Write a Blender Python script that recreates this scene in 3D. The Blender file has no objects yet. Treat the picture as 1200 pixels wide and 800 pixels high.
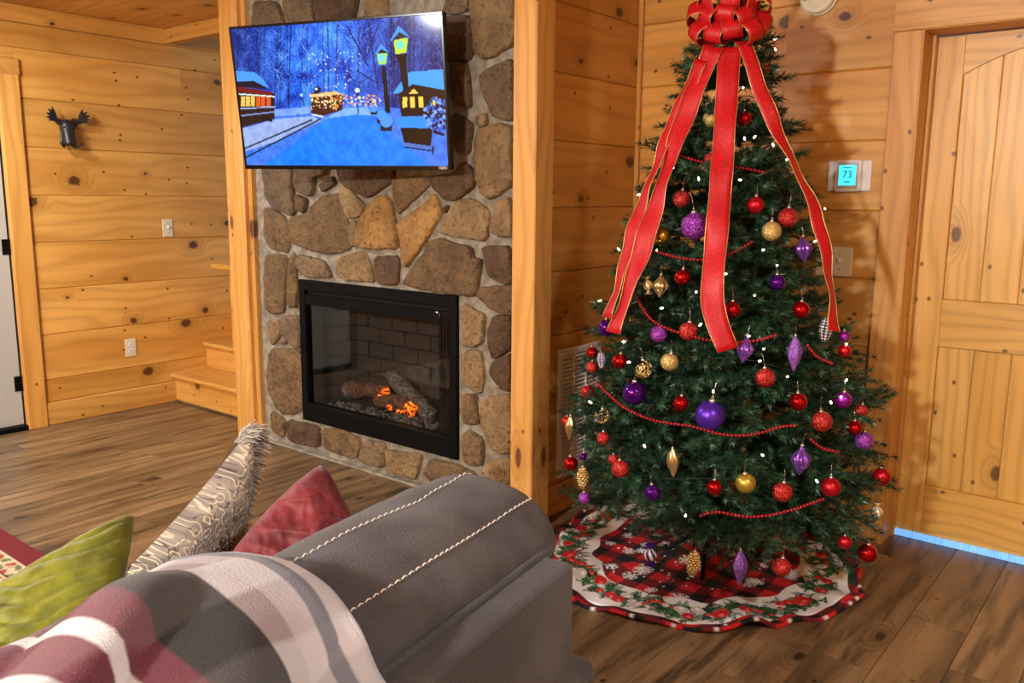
import bpy, bmesh, math, random
import numpy as np
from mathutils import Vector, Matrix, Euler, noise as mnoise

# ------------------------------------------------------------------ camera, light, exposure
scene = bpy.context.scene
COL = scene.collection
cam_data = bpy.data.cameras.new('camera'); cam = bpy.data.objects.new('camera', cam_data); COL.objects.link(cam)
cam_data.sensor_fit = 'HORIZONTAL'; cam_data.sensor_width = 36.0
cam_data.lens = 995.31 / 1200 * 36.0
cam_data.clip_start = 0.02
YAW, PIT, ROL = 0.676829, 0.168423, 0.0085456
_F = Vector((-math.sin(YAW)*math.cos(PIT), math.cos(YAW)*math.cos(PIT), -math.sin(PIT)))
_R = Vector((math.cos(YAW), math.sin(YAW), 0)); _U = _R.cross(_F)
_R2 = _R*math.cos(ROL) + _U*math.sin(ROL); _U2 = -_R*math.sin(ROL) + _U*math.cos(ROL)
cam.matrix_world = Matrix(((_R2.x, _U2.x, -_F.x, 0), (_R2.y, _U2.y, -_F.y, 0), (_R2.z, _U2.z, -_F.z, 1.4), (0, 0, 0, 1)))
scene.camera = cam
world = bpy.data.worlds.new('world'); scene.world = world; world.use_nodes = True
world.node_tree.nodes['Background'].inputs[0].default_value = (0.55, 0.7, 1.0, 1)
world.node_tree.nodes['Background'].inputs[1].default_value = 0.3
def lamp_light(name, kind, loc, power, col, size=0.12):
    l = bpy.data.lights.new(name, kind); l.energy = power; l.color = col
    if kind == 'POINT': l.shadow_soft_size = size
    elif kind == 'AREA': l.shape = 'DISK'; l.size = size
    o = bpy.data.objects.new(name, l); o.location = loc; COL.objects.link(o); return o
WARM = (0.93, 0.97, 1.0)
LAMP1 = (-3.40, -1.90, 2.08)      # light of the ceiling fan in the middle of the room
LAMP0 = (-1.02, -2.55, 2.26)      # flush dome lamp over the sofa
LAMP2 = (-4.45, 1.05, 2.43)       # recessed light by the entry door
LAMP3 = (0.85, 0.9, 2.43)        # added unseen ceiling fill, lightens the door and right floor
lamp_light('dome_light', 'POINT', LAMP0, 330, WARM, 0.11)
lamp_light('fan_light', 'POINT', LAMP1, 95, WARM, 0.12)
lamp_light('entry_downlight', 'AREA', LAMP2, 34, WARM, 0.16)
lamp_light('door_fill_light', 'AREA', LAMP3, 30, WARM, 0.18)
scene.view_settings.view_transform = 'Standard'
scene.view_settings.look = 'None'
scene.view_settings.gamma = 1.0
scene.view_settings.use_curve_mapping = False
scene.view_settings.exposure = 0.76

rng = random.Random(7)
# ------------------------------------------------------------------ helpers
WORLDM = {}
def tag(o, label=None, cat=None, group=None, kind=None):
    if label: o['label'] = label
    if cat: o['category'] = cat
    if group: o['group'] = group
    if kind: o['kind'] = kind
    return o
def put(o, parent=None):
    COL.objects.link(o)
    if parent is not None:
        o.parent = parent
        o.matrix_parent_inverse = WORLDM[parent.name].inverted()
    loc, rot, sc = o.location, o.rotation_euler, o.scale
    WORLDM[o.name] = Matrix.LocRotScale(loc, rot, sc)     # local transforms are world transforms here
    return o
def thing(name, label, cat, loc=(0, 0, 0), group=None, rot=(0, 0, 0), scale=1.0, kind=None):
    o = bpy.data.objects.new(name, None); o.location = loc; o.rotation_euler = rot; o.scale = (scale,)*3
    o.empty_display_size = 0.05
    put(o); return tag(o, label, cat, group, kind)
def mesh(name, verts, faces, mat=None, smooth=False):
    me = bpy.data.meshes.new(name); me.from_pydata([tuple(v) for v in verts], [], [tuple(f) for f in faces])
    if smooth: me.polygons.foreach_set('use_smooth', [True]*len(me.polygons))
    if mat: me.materials.append(mat)
    me.update(); return me
def obj(name, me, parent=None, loc=(0, 0, 0), rot=(0, 0, 0), scale=(1, 1, 1)):
    o = bpy.data.objects.new(name, me); o.location = loc; o.rotation_euler = rot; o.scale = scale
    return put(o, parent)
def mk(name, vf, mat, parent=None, smooth=False, loc=(0, 0, 0), rot=(0, 0, 0)):
    return obj(name, mesh(name, vf[0], vf[1], mat, smooth), parent, loc, rot)
def bevel_box(x0, x1, y0, y1, z0, z1, b=0.003, seg=1):
    bm = bmesh.new(); bmesh.ops.create_cube(bm, size=1)
    for v in bm.verts:
        v.co = Vector(((x0+x1)/2 + v.co.x*(x1-x0), (y0+y1)/2 + v.co.y*(y1-y0), (z0+z1)/2 + v.co.z*(z1-z0)))
    if b > 0: bmesh.ops.bevel(bm, geom=bm.edges[:], offset=b, segments=seg, affect='EDGES', profile=0.5)
    bm.verts.index_update()
    vf = ([v.co.copy() for v in bm.verts], [[v.index for v in f.verts] for f in bm.faces]); bm.free(); return vf
def box(name, x0, x1, y0, y1, z0, z1, mat, parent=None, b=0.003, seg=1):
    return mk(name, bevel_box(x0, x1, y0, y1, z0, z1, b, seg), mat, parent)
def join(*vfs):
    V, Fc = [], []
    for v, f in vfs:
        k = len(V); V += list(v); Fc += [[i+k for i in q] for q in f]
    return V, Fc
def xform(vf, M):
    return [M @ Vector(v) for v in vf[0]], vf[1]
def tube(pts, r, n=6, closed=False):
    pts = [Vector(p) for p in pts]; V, Fc = [], []; m = len(pts)
    up = Vector((0, 0, 1)); prev = None
    for i, p in enumerate(pts):
        a = pts[(i-1) % m] if (closed or i > 0) else p; b = pts[(i+1) % m] if (closed or i < m-1) else p
        t = (b-a).normalized()
        if prev is None: s = t.cross(up if abs(t.z) < 0.9 else Vector((1, 0, 0))).normalized()
        else: s = (prev - t*prev.dot(t)).normalized()
        prev = s; u = t.cross(s)
        rr = r[i] if isinstance(r, (list, tuple)) else r
        for k in range(n):
            a2 = 2*math.pi*k/n; V.append(p + s*math.cos(a2)*rr + u*math.sin(a2)*rr)
    for i in range(m if closed else m-1):
        j = (i+1) % m
        for k in range(n): Fc.append([i*n+k, i*n+(k+1) % n, j*n+(k+1) % n, j*n+k])
    if not closed: Fc.append(list(range(n-1, -1, -1))); Fc.append([(m-1)*n+k for k in range(n)])
    return V, Fc
def lathe(prof, n=24, flute=0, famp=0.0, twist=0.0):
    V, Fc = [], []; m = len(prof)
    for i, (r, z) in enumerate(prof):
        for k in range(n):
            a = 2*math.pi*k/n; q = r*(1 + (famp*math.cos(flute*a + twist*z) if flute else 0))
            V.append((q*math.cos(a), q*math.sin(a), z))
    for i in range(m-1):
        for k in range(n): Fc.append([i*n+k, i*n+(k+1) % n, (i+1)*n+(k+1) % n, (i+1)*n+k])
    if prof[0][0] > 1e-5: Fc.append(list(range(n-1, -1, -1)))
    if prof[-1][0] > 1e-5: Fc.append([(m-1)*n+k for k in range(n)])
    return V, Fc
def prism(poly, y0, y1):      # polygon in x,z extruded along y (front y0)
    n = len(poly); V = [(x, y0, z) for x, z in poly] + [(x, y1, z) for x, z in poly]
    Fc = [list(range(n)), list(range(2*n-1, n-1, -1))] + [[i, i+n, (i+1) % n+n, (i+1) % n] for i in range(n)]
    return V, Fc
def grid_faces(nu, nv, closed_u=False):
    Fc = []
    for i in range(nu if closed_u else nu-1):
        for j in range(nv-1):
            a, b = i*nv+j, ((i+1) % nu)*nv+j; Fc.append((a, b, b+1, a+1))
    return Fc
def ellipsoid(cx, cy, cz, rx, ry, rz, n=16, m=10):
    V, Fc = lathe([(math.sin(math.pi*i/m) if 0 < i < m else 1e-4, -math.cos(math.pi*i/m)) for i in range(m+1)], n)
    return [(cx+x*rx, cy+y*ry, cz+z*rz) for x, y, z in V], Fc
def colour_mesh(name, verts, faces, cols, mat, smooth=True):
    me = mesh(name, verts, faces, mat, smooth)
    at = me.color_attributes.new('Col', 'FLOAT_COLOR', 'POINT')
    c = np.ones((len(verts), 4), np.float32); c[:, :3] = cols; at.data.foreach_set('color', c.ravel()); return me
def text_mesh(body, size, depth=0.0006):
    cu = bpy.data.curves.new('lettering', 'FONT'); cu.body = body; cu.size = size; cu.extrude = depth
    cu.align_x = 'CENTER'; cu.align_y = 'CENTER'
    t = bpy.data.objects.new('lettering_source', cu); COL.objects.link(t)
    bpy.context.view_layer.update()
    me = bpy.data.meshes.new_from_object(t.evaluated_get(bpy.context.evaluated_depsgraph_get()))
    bpy.data.objects.remove(t); bpy.data.curves.remove(cu); return me

# ------------------------------------------------------------------ materials
def lin(c): return tuple(((v/255)/12.92 if v/255 <= 0.04045 else ((v/255+0.055)/1.055)**2.4) for v in c)
class NB:
    def __init__(s, name):
        s.m = bpy.data.materials.new(name); s.m.use_nodes = True; s.t = s.m.node_tree
        s.b = s.t.nodes['Principled BSDF']
    def n(s, kind, **kw):
        nd = s.t.nodes.new('ShaderNode'+kind)
        for k, v in kw.items(): setattr(nd, k, v)
        return nd
    def l(s, a, b): s.t.links.new(a, b)
    def val(s, sock, x):
        if hasattr(x, 'links'): s.l(x, sock)
        else: sock.default_value = x
    def math(s, op, a, b=0.0, c=None, clamp=False):
        nd = s.n('Math', operation=op, use_clamp=clamp); s.val(nd.inputs[0], a); s.val(nd.inputs[1], b)
        if c is not None: s.val(nd.inputs[2], c)
        return nd.outputs[0]
    def mix(s, f, a, b, blend='MIX'):
        nd = s.n('Mix', data_type='RGBA', blend_type=blend); s.val(nd.inputs[0], f)
        for i, x in ((6, a), (7, b)):
            if isinstance(x, tuple): nd.inputs[i].default_value = (*x[:3], 1)
            else: s.l(x, nd.inputs[i])
        return nd.outputs[2]
    def smooth(s, x, lo, hi):
        nd = s.n('MapRange', interpolation_type='SMOOTHSTEP'); s.val(nd.inputs[0], x); s.val(nd.inputs[1], lo); s.val(nd.inputs[2], hi)
        return nd.outputs[0]
    def noise(s, vec, scale, detail=3.0, rough=0.55, dims='3D'):
        nd = s.n('TexNoise', noise_dimensions=dims); nd.inputs['Scale'].default_value = scale
        nd.inputs['Detail'].default_value = detail; nd.inputs['Roughness'].default_value = rough
        if vec is not None: s.l(vec, nd.inputs['Vector'])
        return nd.outputs[0]
    def comb(s, x, y, z):
        nd = s.n('CombineXYZ'); s.val(nd.inputs[0], x); s.val(nd.inputs[1], y); s.val(nd.inputs[2], z); return nd.outputs[0]
    def bump(s, h, strength, dist=0.01):
        nd = s.n('Bump'); nd.inputs['Strength'].default_value = strength; nd.inputs['Distance'].default_value = dist
        s.l(h, nd.inputs['Height']); s.l(nd.outputs[0], s.b.inputs['Normal'])
    def set(s, **kw):
        for k, v in kw.items(): s.val(s.b.inputs[k.replace('_', ' ')], (*v, 1) if isinstance(v, tuple) and len(v) == 3 else v)
        return s.m
def plain(name, c, rough=0.5, metal=0.0, **kw):
    return NB(name).set(Base_Color=lin(c), Roughness=rough, Metallic=metal, **kw)
def glow(name, c, strength):
    return NB(name).set(Base_Color=lin(c), Emission_Color=lin(c), Emission_Strength=strength, Roughness=0.4)
def noisy(name, c1, c2, scale, rough=0.8, bump=0.3, bscale=None, bdist=0.004, detail=4.0, rand=0.0, **kw):
    b = NB(name); tc = b.n('TexCoord').outputs['Object']
    n = b.noise(tc, scale, detail, 0.6); f = b.smooth(n, 0.32, 0.68)
    col = b.mix(f, lin(c1), lin(c2))
    if rand:
        r = b.n('ObjectInfo').outputs['Random']; col = b.mix(1.0, col, b.n('HueSaturation').outputs[0]) if False else col
        h = b.n('HueSaturation'); b.l(col, h.inputs['Color']); b.l(b.math('MULTIPLY_ADD', r, rand, 1-rand/2), h.inputs['Value']); col = h.outputs[0]
    b.l(col, b.b.inputs['Base Color'])
    if bump: b.bump(b.noise(tc, bscale or scale*4, 3.0), bump, bdist)
    return b.set(Roughness=rough, **kw)
def wood(name, light, mid, dark, knots=0.5, ring=9.0, rough=0.42, vary=0.22, streak=0.35, kx=2.3, kz=3.0, crack=0.0, wear=0.0, bump=0.12, pin=0.8):
    b = NB(name); tc = b.n('TexCoord').outputs['Object']; rnd = b.n('ObjectInfo').outputs['Random']
    sp = b.n('SeparateXYZ'); b.l(tc, sp.inputs[0])
    x = b.math('MULTIPLY_ADD', rnd, 41.7, sp.outputs[0])
    z = b.math('ADD', b.math('MULTIPLY_ADD', sp.outputs[1], 0.85, sp.outputs[2]), b.math('MULTIPLY', rnd, 17.3))
    def vor(sx, sz, off):
        v = b.n('TexVoronoi', voronoi_dimensions='2D', feature='F1'); v.inputs['Scale'].default_value = 1.0
        b.l(b.comb(b.math('MULTIPLY_ADD', x, sx, off), b.math('MULTIPLY_ADD', z, sz, off), 0.0), v.inputs['Vector'])
        cs = b.n('SeparateXYZ'); b.l(v.outputs['Color'], cs.inputs[0]); return v.outputs['Distance'], cs.outputs[0], cs.outputs[1]
    jig = b.noise(b.comb(b.math('MULTIPLY', x, 14), 0.0, b.math('MULTIPLY', z, 14)), 1.0, 2.0)
    d, c1, c2 = vor(kx, kz, 0.3)
    d = b.math('ADD', d, b.math('MULTIPLY', b.math('SUBTRACT', jig, 0.5), 0.07))
    on = b.math('GREATER_THAN', c1, 1-knots)
    size = b.math('MULTIPLY_ADD', c2, 0.055, 0.028)
    rel = b.math('DIVIDE', d, size)
    knot = b.math('MULTIPLY', on, b.math('SUBTRACT', 1.0, b.smooth(rel, 0.75, 1.25)))
    halo = b.math('MULTIPLY', on, b.math('SUBTRACT', 1.0, b.smooth(rel, 0.8, 4.2)))
    d2, e1, e2 = vor(7.0, 9.5, 5.1)
    pk = b.math('MULTIPLY', b.math('GREATER_THAN', e1, pin), b.math('SUBTRACT', 1.0, b.smooth(d2, 0.045, 0.085)))
    warp = b.noise(b.comb(b.math('MULTIPLY', x, 0.75), 0.0, b.math('MULTIPLY', z, 3.4)), 1.0, 2.0)
    g = b.math('ADD', b.math('MULTIPLY', z, ring), b.math('MULTIPLY_ADD', warp, 5.0, b.math('MULTIPLY', halo, 2.4)))
    rings = b.math('MULTIPLY_ADD', b.math('SINE', b.math('MULTIPLY', g, 6.2832)), 0.5, 0.5)
    rings = b.math('POWER', rings, 2.5)
    fine = b.noise(b.comb(b.math('MULTIPLY', x, 2.2), 0.0, b.math('ADD', b.math('MULTIPLY', z, 120.0), b.math('MULTIPLY', warp, 9.0))), 1.0, 3.0)
    broad = b.noise(b.comb(b.math('MULTIPLY', x, 0.9), 3.0, b.math('MULTIPLY', z, 5.0)), 1.0, 2.0)
    col = b.mix(b.smooth(broad, 0.3, 0.72), lin(light), lin(mid))
    deep = tuple(a*0.55+c*0.45 for a, c in zip(lin(mid), lin(dark)))
    col = b.mix(b.math('MULTIPLY', rings, streak), col, deep)
    col = b.mix(b.math('MULTIPLY', b.smooth(fine, 0.45, 0.8), streak*0.8), col, deep)
    col = b.mix(b.math('MULTIPLY', halo, 0.45), col, deep)
    if wear:
        wn = b.noise(b.comb(b.math('MULTIPLY', x, 1.8), 9.0, b.math('MULTIPLY', z, 16.0)), 1.0, 5.0, 0.65)
        col = b.mix(b.math('MULTIPLY', b.smooth(wn, 0.48, 0.66), wear), col, lin(dark))
    if crack:
        cn = b.noise(b.comb(b.math('MULTIPLY', x, 3.0), 4.0, b.math('MULTIPLY', z, 26.0)), 1.0, 4.0, 0.6)
        ck = b.math('SUBTRACT', 1.0, b.smooth(b.math('ABSOLUTE', b.math('SUBTRACT', cn, 0.60)), 0.0, 0.022))
        col = b.mix(b.math('MULTIPLY', ck, crack), col, lin(dark))
    col = b.mix(b.math('MAXIMUM', b.math('MULTIPLY', knot, 0.9), b.math('MULTIPLY', pk, 0.85)), col, lin(dark))
    h = b.n('HueSaturation'); b.l(col, h.inputs['Color'])
    b.l(b.math('MULTIPLY_ADD', rnd, vary, 1-vary/2), h.inputs['Value'])
    b.l(h.outputs[0], b.b.inputs['Base Color'])
    b.bump(b.math('ADD', fine, b.math('MULTIPLY', rings, 0.5)), bump, 0.003)
    return b.set(Roughness=rough)

M = {}
M['pine'] = wood('knotty_pine', (224, 170, 86), (200, 140, 58), (70, 34, 14), knots=0.5, ring=11, streak=0.30)
M['pine_trim'] = wood('pine_trim', (220, 166, 86), (200, 142, 62), (90, 46, 20), knots=0.22, ring=16, streak=0.35, kx=1.6, kz=4.0)
M['pine_post'] = wood('pine_post', (222, 168, 92), (206, 148, 70), (96, 50, 24), knots=0.30, ring=20, streak=0.38, kx=1.3, kz=4.5, vary=0.06)
M['pine_door'] = wood('pine_door', (230, 186, 104), (214, 166, 80), (92, 54, 24), knots=0.28, ring=22, streak=0.42, kx=2.0, kz=4.0, vary=0.12, rough=0.38)
M['pine_stair'] = wood('pine_stair', (226, 174, 92), (208, 150, 66), (112, 60, 26), knots=0.15, ring=18, streak=0.3, vary=0.1, rough=0.32)
M['floor'] = wood('rustic_floor', (152, 122, 84), (106, 82, 55), (40, 29, 21), knots=0.42, ring=7, streak=0.55, rough=0.36, vary=0.40, wear=0.75, crack=0.4, kx=1.7, kz=3.4, bump=0.2, pin=0.93)
M['gap'] = plain('dark_gap', (30, 18, 10), 0.9)
M['backing'] = plain('wall_backing', (92, 54, 24), 0.9)
M['mortar'] = noisy('mortar', (118, 110, 94), (156, 150, 134), 22, 0.95, 0.7, 60, 0.006)
def stone_mat(name, a, b_, c):
    b = NB(name); tc = b.n('TexCoord').outputs['Object']; rnd = b.n('ObjectInfo').outputs['Random']
    off = b.n('VectorMath', operation='ADD'); b.l(tc, off.inputs[0]); b.l(b.comb(b.math('MULTIPLY', rnd, 30), b.math('MULTIPLY', rnd, 11), 0.0), off.inputs[1])
    p = off.outputs[0]
    n1 = b.noise(p, 9, 4, 0.62); n2 = b.noise(p, 46, 4, 0.65); n3 = b.noise(p, 4, 2)
    col = b.mix(b.smooth(n1, 0.36, 0.64), lin(a), lin(b_)); col = b.mix(b.smooth(n3, 0.5, 0.7), col, lin(c))
    col = b.mix(b.math('MULTIPLY', b.smooth(n2, 0.50, 0.68), 0.7), col, tuple(v*0.35 for v in lin(a)))
    v = b.n('TexVoronoi', feature='DISTANCE_TO_EDGE'); v.inputs['Scale'].default_value = 13; b.l(p, v.inputs['Vector'])
    h = b.math('ADD', b.math('MULTIPLY', n1, 1.2), b.math('ADD', b.math('MULTIPLY', n2, 0.9), b.math('MULTIPLY', b.smooth(v.outputs[0], 0.0, 0.05), 0.05)))
    hs = b.n('HueSaturation'); b.l(col, hs.inputs['Color']); b.l(b.math('MULTIPLY_ADD', rnd, 0.3, 0.85), hs.inputs['Value'])
    b.l(hs.outputs[0], b.b.inputs['Base Color']); b.bump(h, 1.0, 0.025); return b.set(Roughness=0.85)
STONE = {'b': stone_mat('brown_stone', (106, 82, 54), (134, 106, 70), (122, 96, 64)), 't': stone_mat('tan_stone', (134, 110, 76), (158, 130, 88), (124, 100, 70)),
         'o': stone_mat('ochre_stone', (150, 112, 62), (172, 132, 74), (140, 108, 66)), 'g': stone_mat('grey_brown_stone', (104, 86, 66), (126, 104, 76), (112, 92, 72)),
         'd': stone_mat('dark_brown_stone', (86, 64, 44), (108, 82, 56), (98, 74, 52))}
M['black'] = plain('black_metal', (3, 3, 4), 0.6, 0.0, Specular_IOR_Level=0.15)
M['black_gloss'] = plain('black_gloss', (8, 8, 9), 0.2)
M['charcoal_brick'] = noisy('firebox_brick', (34, 32, 27), (46, 43, 35), 30, 0.85, 0.3)
M['soot'] = plain('soot_black', (10, 9, 8), 0.9)
M['white_plastic'] = plain('white_plastic', (232, 230, 224), 0.4)
M['ivory'] = plain('ivory_plastic', (222, 212, 180), 0.4)
M['dark_slot'] = plain('dark_slot', (30, 26, 20), 0.8)
M['grey_door'] = plain('grey_paint', (176, 176, 168), 0.5)
M['grille'] = plain('white_enamel', (240, 240, 238), 0.4)
M['gold'] = plain('gold_wire', (214, 178, 104), 0.35, 0.7)
M['silver'] = plain('silver_cap', (224, 214, 196), 0.25, 0.9)
b = NB('attribute_fabric'); at = b.n('VertexColor', layer_name='Col'); b.l(at.outputs[0], b.b.inputs['Base Color'])
tcn = b.n('TexCoord').outputs['Object']; b.bump(b.noise(tcn, 420, 2), 0.25, 0.002); M['print'] = b.set(Roughness=0.9)

# ------------------------------------------------------------------ structure
H = 2.45
XL, XS, YB, YC = -5.355, -2.12, 3.565, 2.83          # left wall, side wall, back wall, chimney face
HALF = math.pi/2
ROT_Y_FACE_X = (0, 0, HALF)          # board along y, face to +x
ROT_X_FACE_Y = (0, 0, 0)             # board along x, face to -y
ROT_Z_FACE_Y = (0, -HALF, 0)         # upright board, face to -y
ROT_FLOOR = (-HALF, 0, HALF)         # board along y, face up
ROT_CEIL = (HALF, 0, 0)              # board along x, face down
_pc = {}
def plank_mesh(L, T, W, mat, ch):
    k = (round(L, 3), round(T, 4), round(W, 3), mat.name, ch)
    if k not in _pc:
        pr = [(T, -W/2), (ch, -W/2), (0, -W/2+ch), (0, W/2-ch), (ch, W/2), (T, W/2)]
        V = [(-L/2, y, z) for y, z in pr] + [(L/2, y, z) for y, z in pr]; n = 6
        F_ = [[i, (i+1) % n, (i+1) % n+n, i+n] for i in range(n)] + [list(range(n-1, -1, -1)), [i+n for i in range(n)]]
        _pc[k] = mesh('plank', V, F_, mat)
    return _pc[k]
def plank(name, L, T, W, loc, rot, mat, parent=None, ch=0.004):
    return obj(name, plank_mesh(L, T, W, mat, ch), parent, loc, rot)
def struct(name, vf, mat, label, cat):
    return tag(mk(name, vf, mat), label, cat, kind='structure')

# floor
floor = struct('floor', bevel_box(-5.6, 2.4, -3.6, 4.6, -0.08, -0.006, 0), M['floor'], 'brown rustic wood plank floor running through the room', 'floor')
FW = 0.18
r_ = random.Random(3)
for i in range(-27, 6):
    xc = -0.63 + FW*i + FW/2
    y = -1.4 - r_.random()*1.1
    while y < 3.72:
        y2 = min(y+1.22, 3.72)
        if y2-y > 0.05: plank('floor_plank', y2-y-0.0015, 0.01, FW-0.0015, (xc, (y+y2)/2, 0.0), ROT_FLOOR, M['floor'], floor, 0.0012)
        y = y2
# ceiling
ceiling = struct('ceiling', join(bevel_box(-5.6, 2.4, -3.6, 3.05, H+0.02, H+0.1, 0), bevel_box(-4.2, 2.4, 3.05, 3.8, H+0.02, H+0.1, 0), bevel_box(-5.6, -4.1, 3.05, 4.6, 3.0, 3.08, 0)),
                 M['pine'], 'knotty pine board ceiling over the room', 'ceiling')
y = 3.05
while y > -0.2:
    plank('ceiling_plank', 3.9, 0.02, 0.341, (XL+1.95, y-0.172, H), ROT_CEIL, M['pine'], ceiling); y -= 0.344
# left wall
wall_left = struct('wall_left', join(bevel_box(XL-0.2, XL-0.02, 2.05, 4.6, 0, 3.05, 0), bevel_box(XL-0.2, XL-0.02, -3.6, 2.05, 2.06, H+0.1, 0), bevel_box(XL-0.2, XL-0.02, -3.6, 1.08, 0, 2.06, 0)),
                   M['backing'], 'far left wall of wide horizontal knotty pine boards', 'wall')
zs = [0.14, 0.28] + [0.28+0.2762*k for k in range(1, 8)]
def wrow(y0, y1, z0, z1, T=0.02, off=0.0):
    plank('wall_plank', y1-y0-0.001, T, z1-z0-0.001, (XL+off, (y0+y1)/2, (z0+z1)/2), ROT_Y_FACE_X, M['pine'], wall_left, 0.005)
for i in range(len(zs)-1):
    if zs[i] > 1.9: wrow(2.13, 3.15, zs[i], zs[i+1]); wrow(3.15, 4.5, zs[i], zs[i+1])
    else: wrow(2.13, 4.5, zs[i], zs[i+1])
wrow(0.4, 2.13, 2.15, zs[-1]); wrow(0.4, 3.6, zs[-1], 2.352); wrow(3.6, 4.5, zs[-1], 2.352)
wrow(0.4, 3.13, 2.352, H, 0.028, 0.008)
wrow(3.13, 4.5, 2.352, 2.70); wrow(3.13, 4.5, 2.70, 3.0)
plank('ceiling_beam', 1.18, 0.08, 0.09, (XL+0.59, 3.05, H-0.045), ROT_X_FACE_Y, M['pine_trim'], ceiling, 0.003)
bb = tag(plank('baseboard_left', 0.86, 0.03, 0.14, (XL+0.012, 2.555, 0.07), ROT_Y_FACE_X, M['pine_trim'], None, 0.006), 'pine baseboard under the far left wall', 'baseboard', kind='structure')
# entry door at far left with its casing
def upright(name, x0, x1, y0, y1, z0, z1, mat, label, cat='trim', ch=0.003):
    # local x runs up the board so that the grain follows its length
    L = z1-z0; vf = bevel_box(-L/2, L/2, -(y1-y0)/2, (y1-y0)/2, -(x1-x0)/2, (x1-x0)/2, ch)
    o = mk(name, vf, mat, None, False, ((x0+x1)/2, (y0+y1)/2, (z0+z1)/2), ROT_Z_FACE_Y)
    return tag(o, label, cat, kind='structure') if label else o
upright('trim_1', XL-0.02, XL+0.022, 2.03, 2.14, 0, 2.06, M['pine_trim'], 'pine casing upright beside the grey entry door')
tag(plank('trim_2', 1.2, 0.042, 0.09, (XL+0.022, 1.545, 2.105), ROT_Y_FACE_X, M['pine_trim'], None, 0.003), 'pine head casing above the grey entry door', 'trim', kind='structure')
d2 = struct('door_2', bevel_box(XL-0.075, XL-0.03, 1.10, 2.025, 0.03, 2.055, 0.002), M['grey_door'], 'grey painted entry door at the far left edge', 'door')
for hz in (1.09, 0.28, 1.85):
    mk('hinge', join(tube([(XL-0.018, 2.03, hz-0.045), (XL-0.018, 2.03, hz+0.045)], 0.008, 8), bevel_box(XL-0.032, XL-0.026, 1.99, 2.03, hz-0.045, hz+0.045, 0)), M['black'], d2)
box('threshold', XL-0.12, XL+0.02, 1.08, 2.03, 0.0, 0.03, M['black'], d2)
# side wall right of the chimney
wall_side = struct('wall_side', bevel_box(XS-0.12, XS-0.02, 2.80, 3.75, 0, H, 0), M['backing'], 'short shaded pine board wall between post and tree corner', 'wall')
zb = [0.14, 0.262, 0.536, 0.81, 1.085, 1.358, 1.632, 1.906, 2.182, H]
for i in range(len(zb)-1):
    plank('wall_plank', 0.80, 0.02, zb[i+1]-zb[i]-0.001, (XS, 3.18, (zb[i]+zb[i+1])/2), ROT_Y_FACE_X, M['pine'], wall_side, 0.005)
tag(plank('baseboard_side', 0.76, 0.03, 0.14, (XS+0.014, 3.18, 0.07), ROT_Y_FACE_X, M['pine_trim'], None, 0.006), 'pine baseboard under the wall vent', 'baseboard', kind='structure')
# back wall with the pine door
wall_back = struct('wall_back', join(bevel_box(XS-0.12, -0.905, YB+0.02, YB+0.19, 0, H, 0), bevel_box(-0.905, 0.02, YB+0.02, YB+0.19, 2.045, H, 0), bevel_box(0.02, 2.4, YB+0.02, YB+0.19, 0, H, 0)),
                   M['backing'], 'pine board back wall behind the tree', 'wall')
for i in range(len(zb)-1):
    z0, z1 = zb[i], zb[i+1]
    x1 = -0.985 if z1 < 2.2 else 2.3
    if z0 > 1.9 and z1 < 2.3:
        plank('wall_plank', -1.42-XS, 0.02, z1-z0-0.001, ((XS-1.42)/2, YB, (z0+z1)/2), ROT_X_FACE_Y, M['pine'], wall_back, 0.005)
        plank('wall_plank', -0.985+1.42, 0.02, z1-z0-0.001, ((-0.985-1.42)/2, YB, (z0+z1)/2), ROT_X_FACE_Y, M['pine'], wall_back, 0.005)
    else:
        plank('wall_plank', x1-XS, 0.02, z1-z0-0.001, ((XS+x1)/2, YB, (z0+z1)/2), ROT_X_FACE_Y, M['pine'], wall_back, 0.005)
upright('trim_3', XS, XS+0.022, YB-0.02, YB, 0, H, M['pine_trim'], 'thin pine corner bead behind the tree')
tag(plank('baseboard_back', 1.12, 0.03, 0.14, (-1.555, YB-0.016, 0.07), ROT_X_FACE_Y, M['pine_trim'], None, 0.006), 'pine baseboard behind the tree', 'baseboard', kind='structure')
# door casing
upright('trim_4', -0.995, -0.89, YB-0.022, YB+0.02, 0, 2.03, M['pine_post'], 'pine casing upright left of the panelled pine door')
tag(plank('trim_5', 1.25, 0.045, 0.115, (-0.37, YB-0.025, 2.0875), ROT_X_FACE_Y, M['pine_trim'], None, 0.003), 'pine head casing above the panelled pine door', 'trim', kind='structure')
upright('trim_6', -0.905, -0.885, YB-0.02, YB+0.17, 0, 2.045, M['pine_trim'], 'narrow pine jamb inside the right door opening', ch=0.002)
upright('trim_7', -0.886, -0.872, YB+0.10, YB+0.135, 0, 2.03, M['pine_trim'], 'thin pine door stop beside the panelled door', ch=0.002)
tag(plank('trim_8', 0.92, 0.19, 0.02, (-0.44, YB-0.02, 2.037), ROT_X_FACE_Y, M['pine_trim'], None, 0.002), 'pine head jamb over the panelled door', 'trim', kind='structure')
upright('trim_9', 0.005, 0.11, YB-0.022, YB+0.02, 0, 2.03, M['pine_trim'], 'pine casing upright right of the panelled pine door')
YD = 3.705
d1 = thing('door_1', 'yellow pine door with arched plank panels and blue light underneath', 'door', (-0.45, YD, 0), kind='structure')
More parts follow.
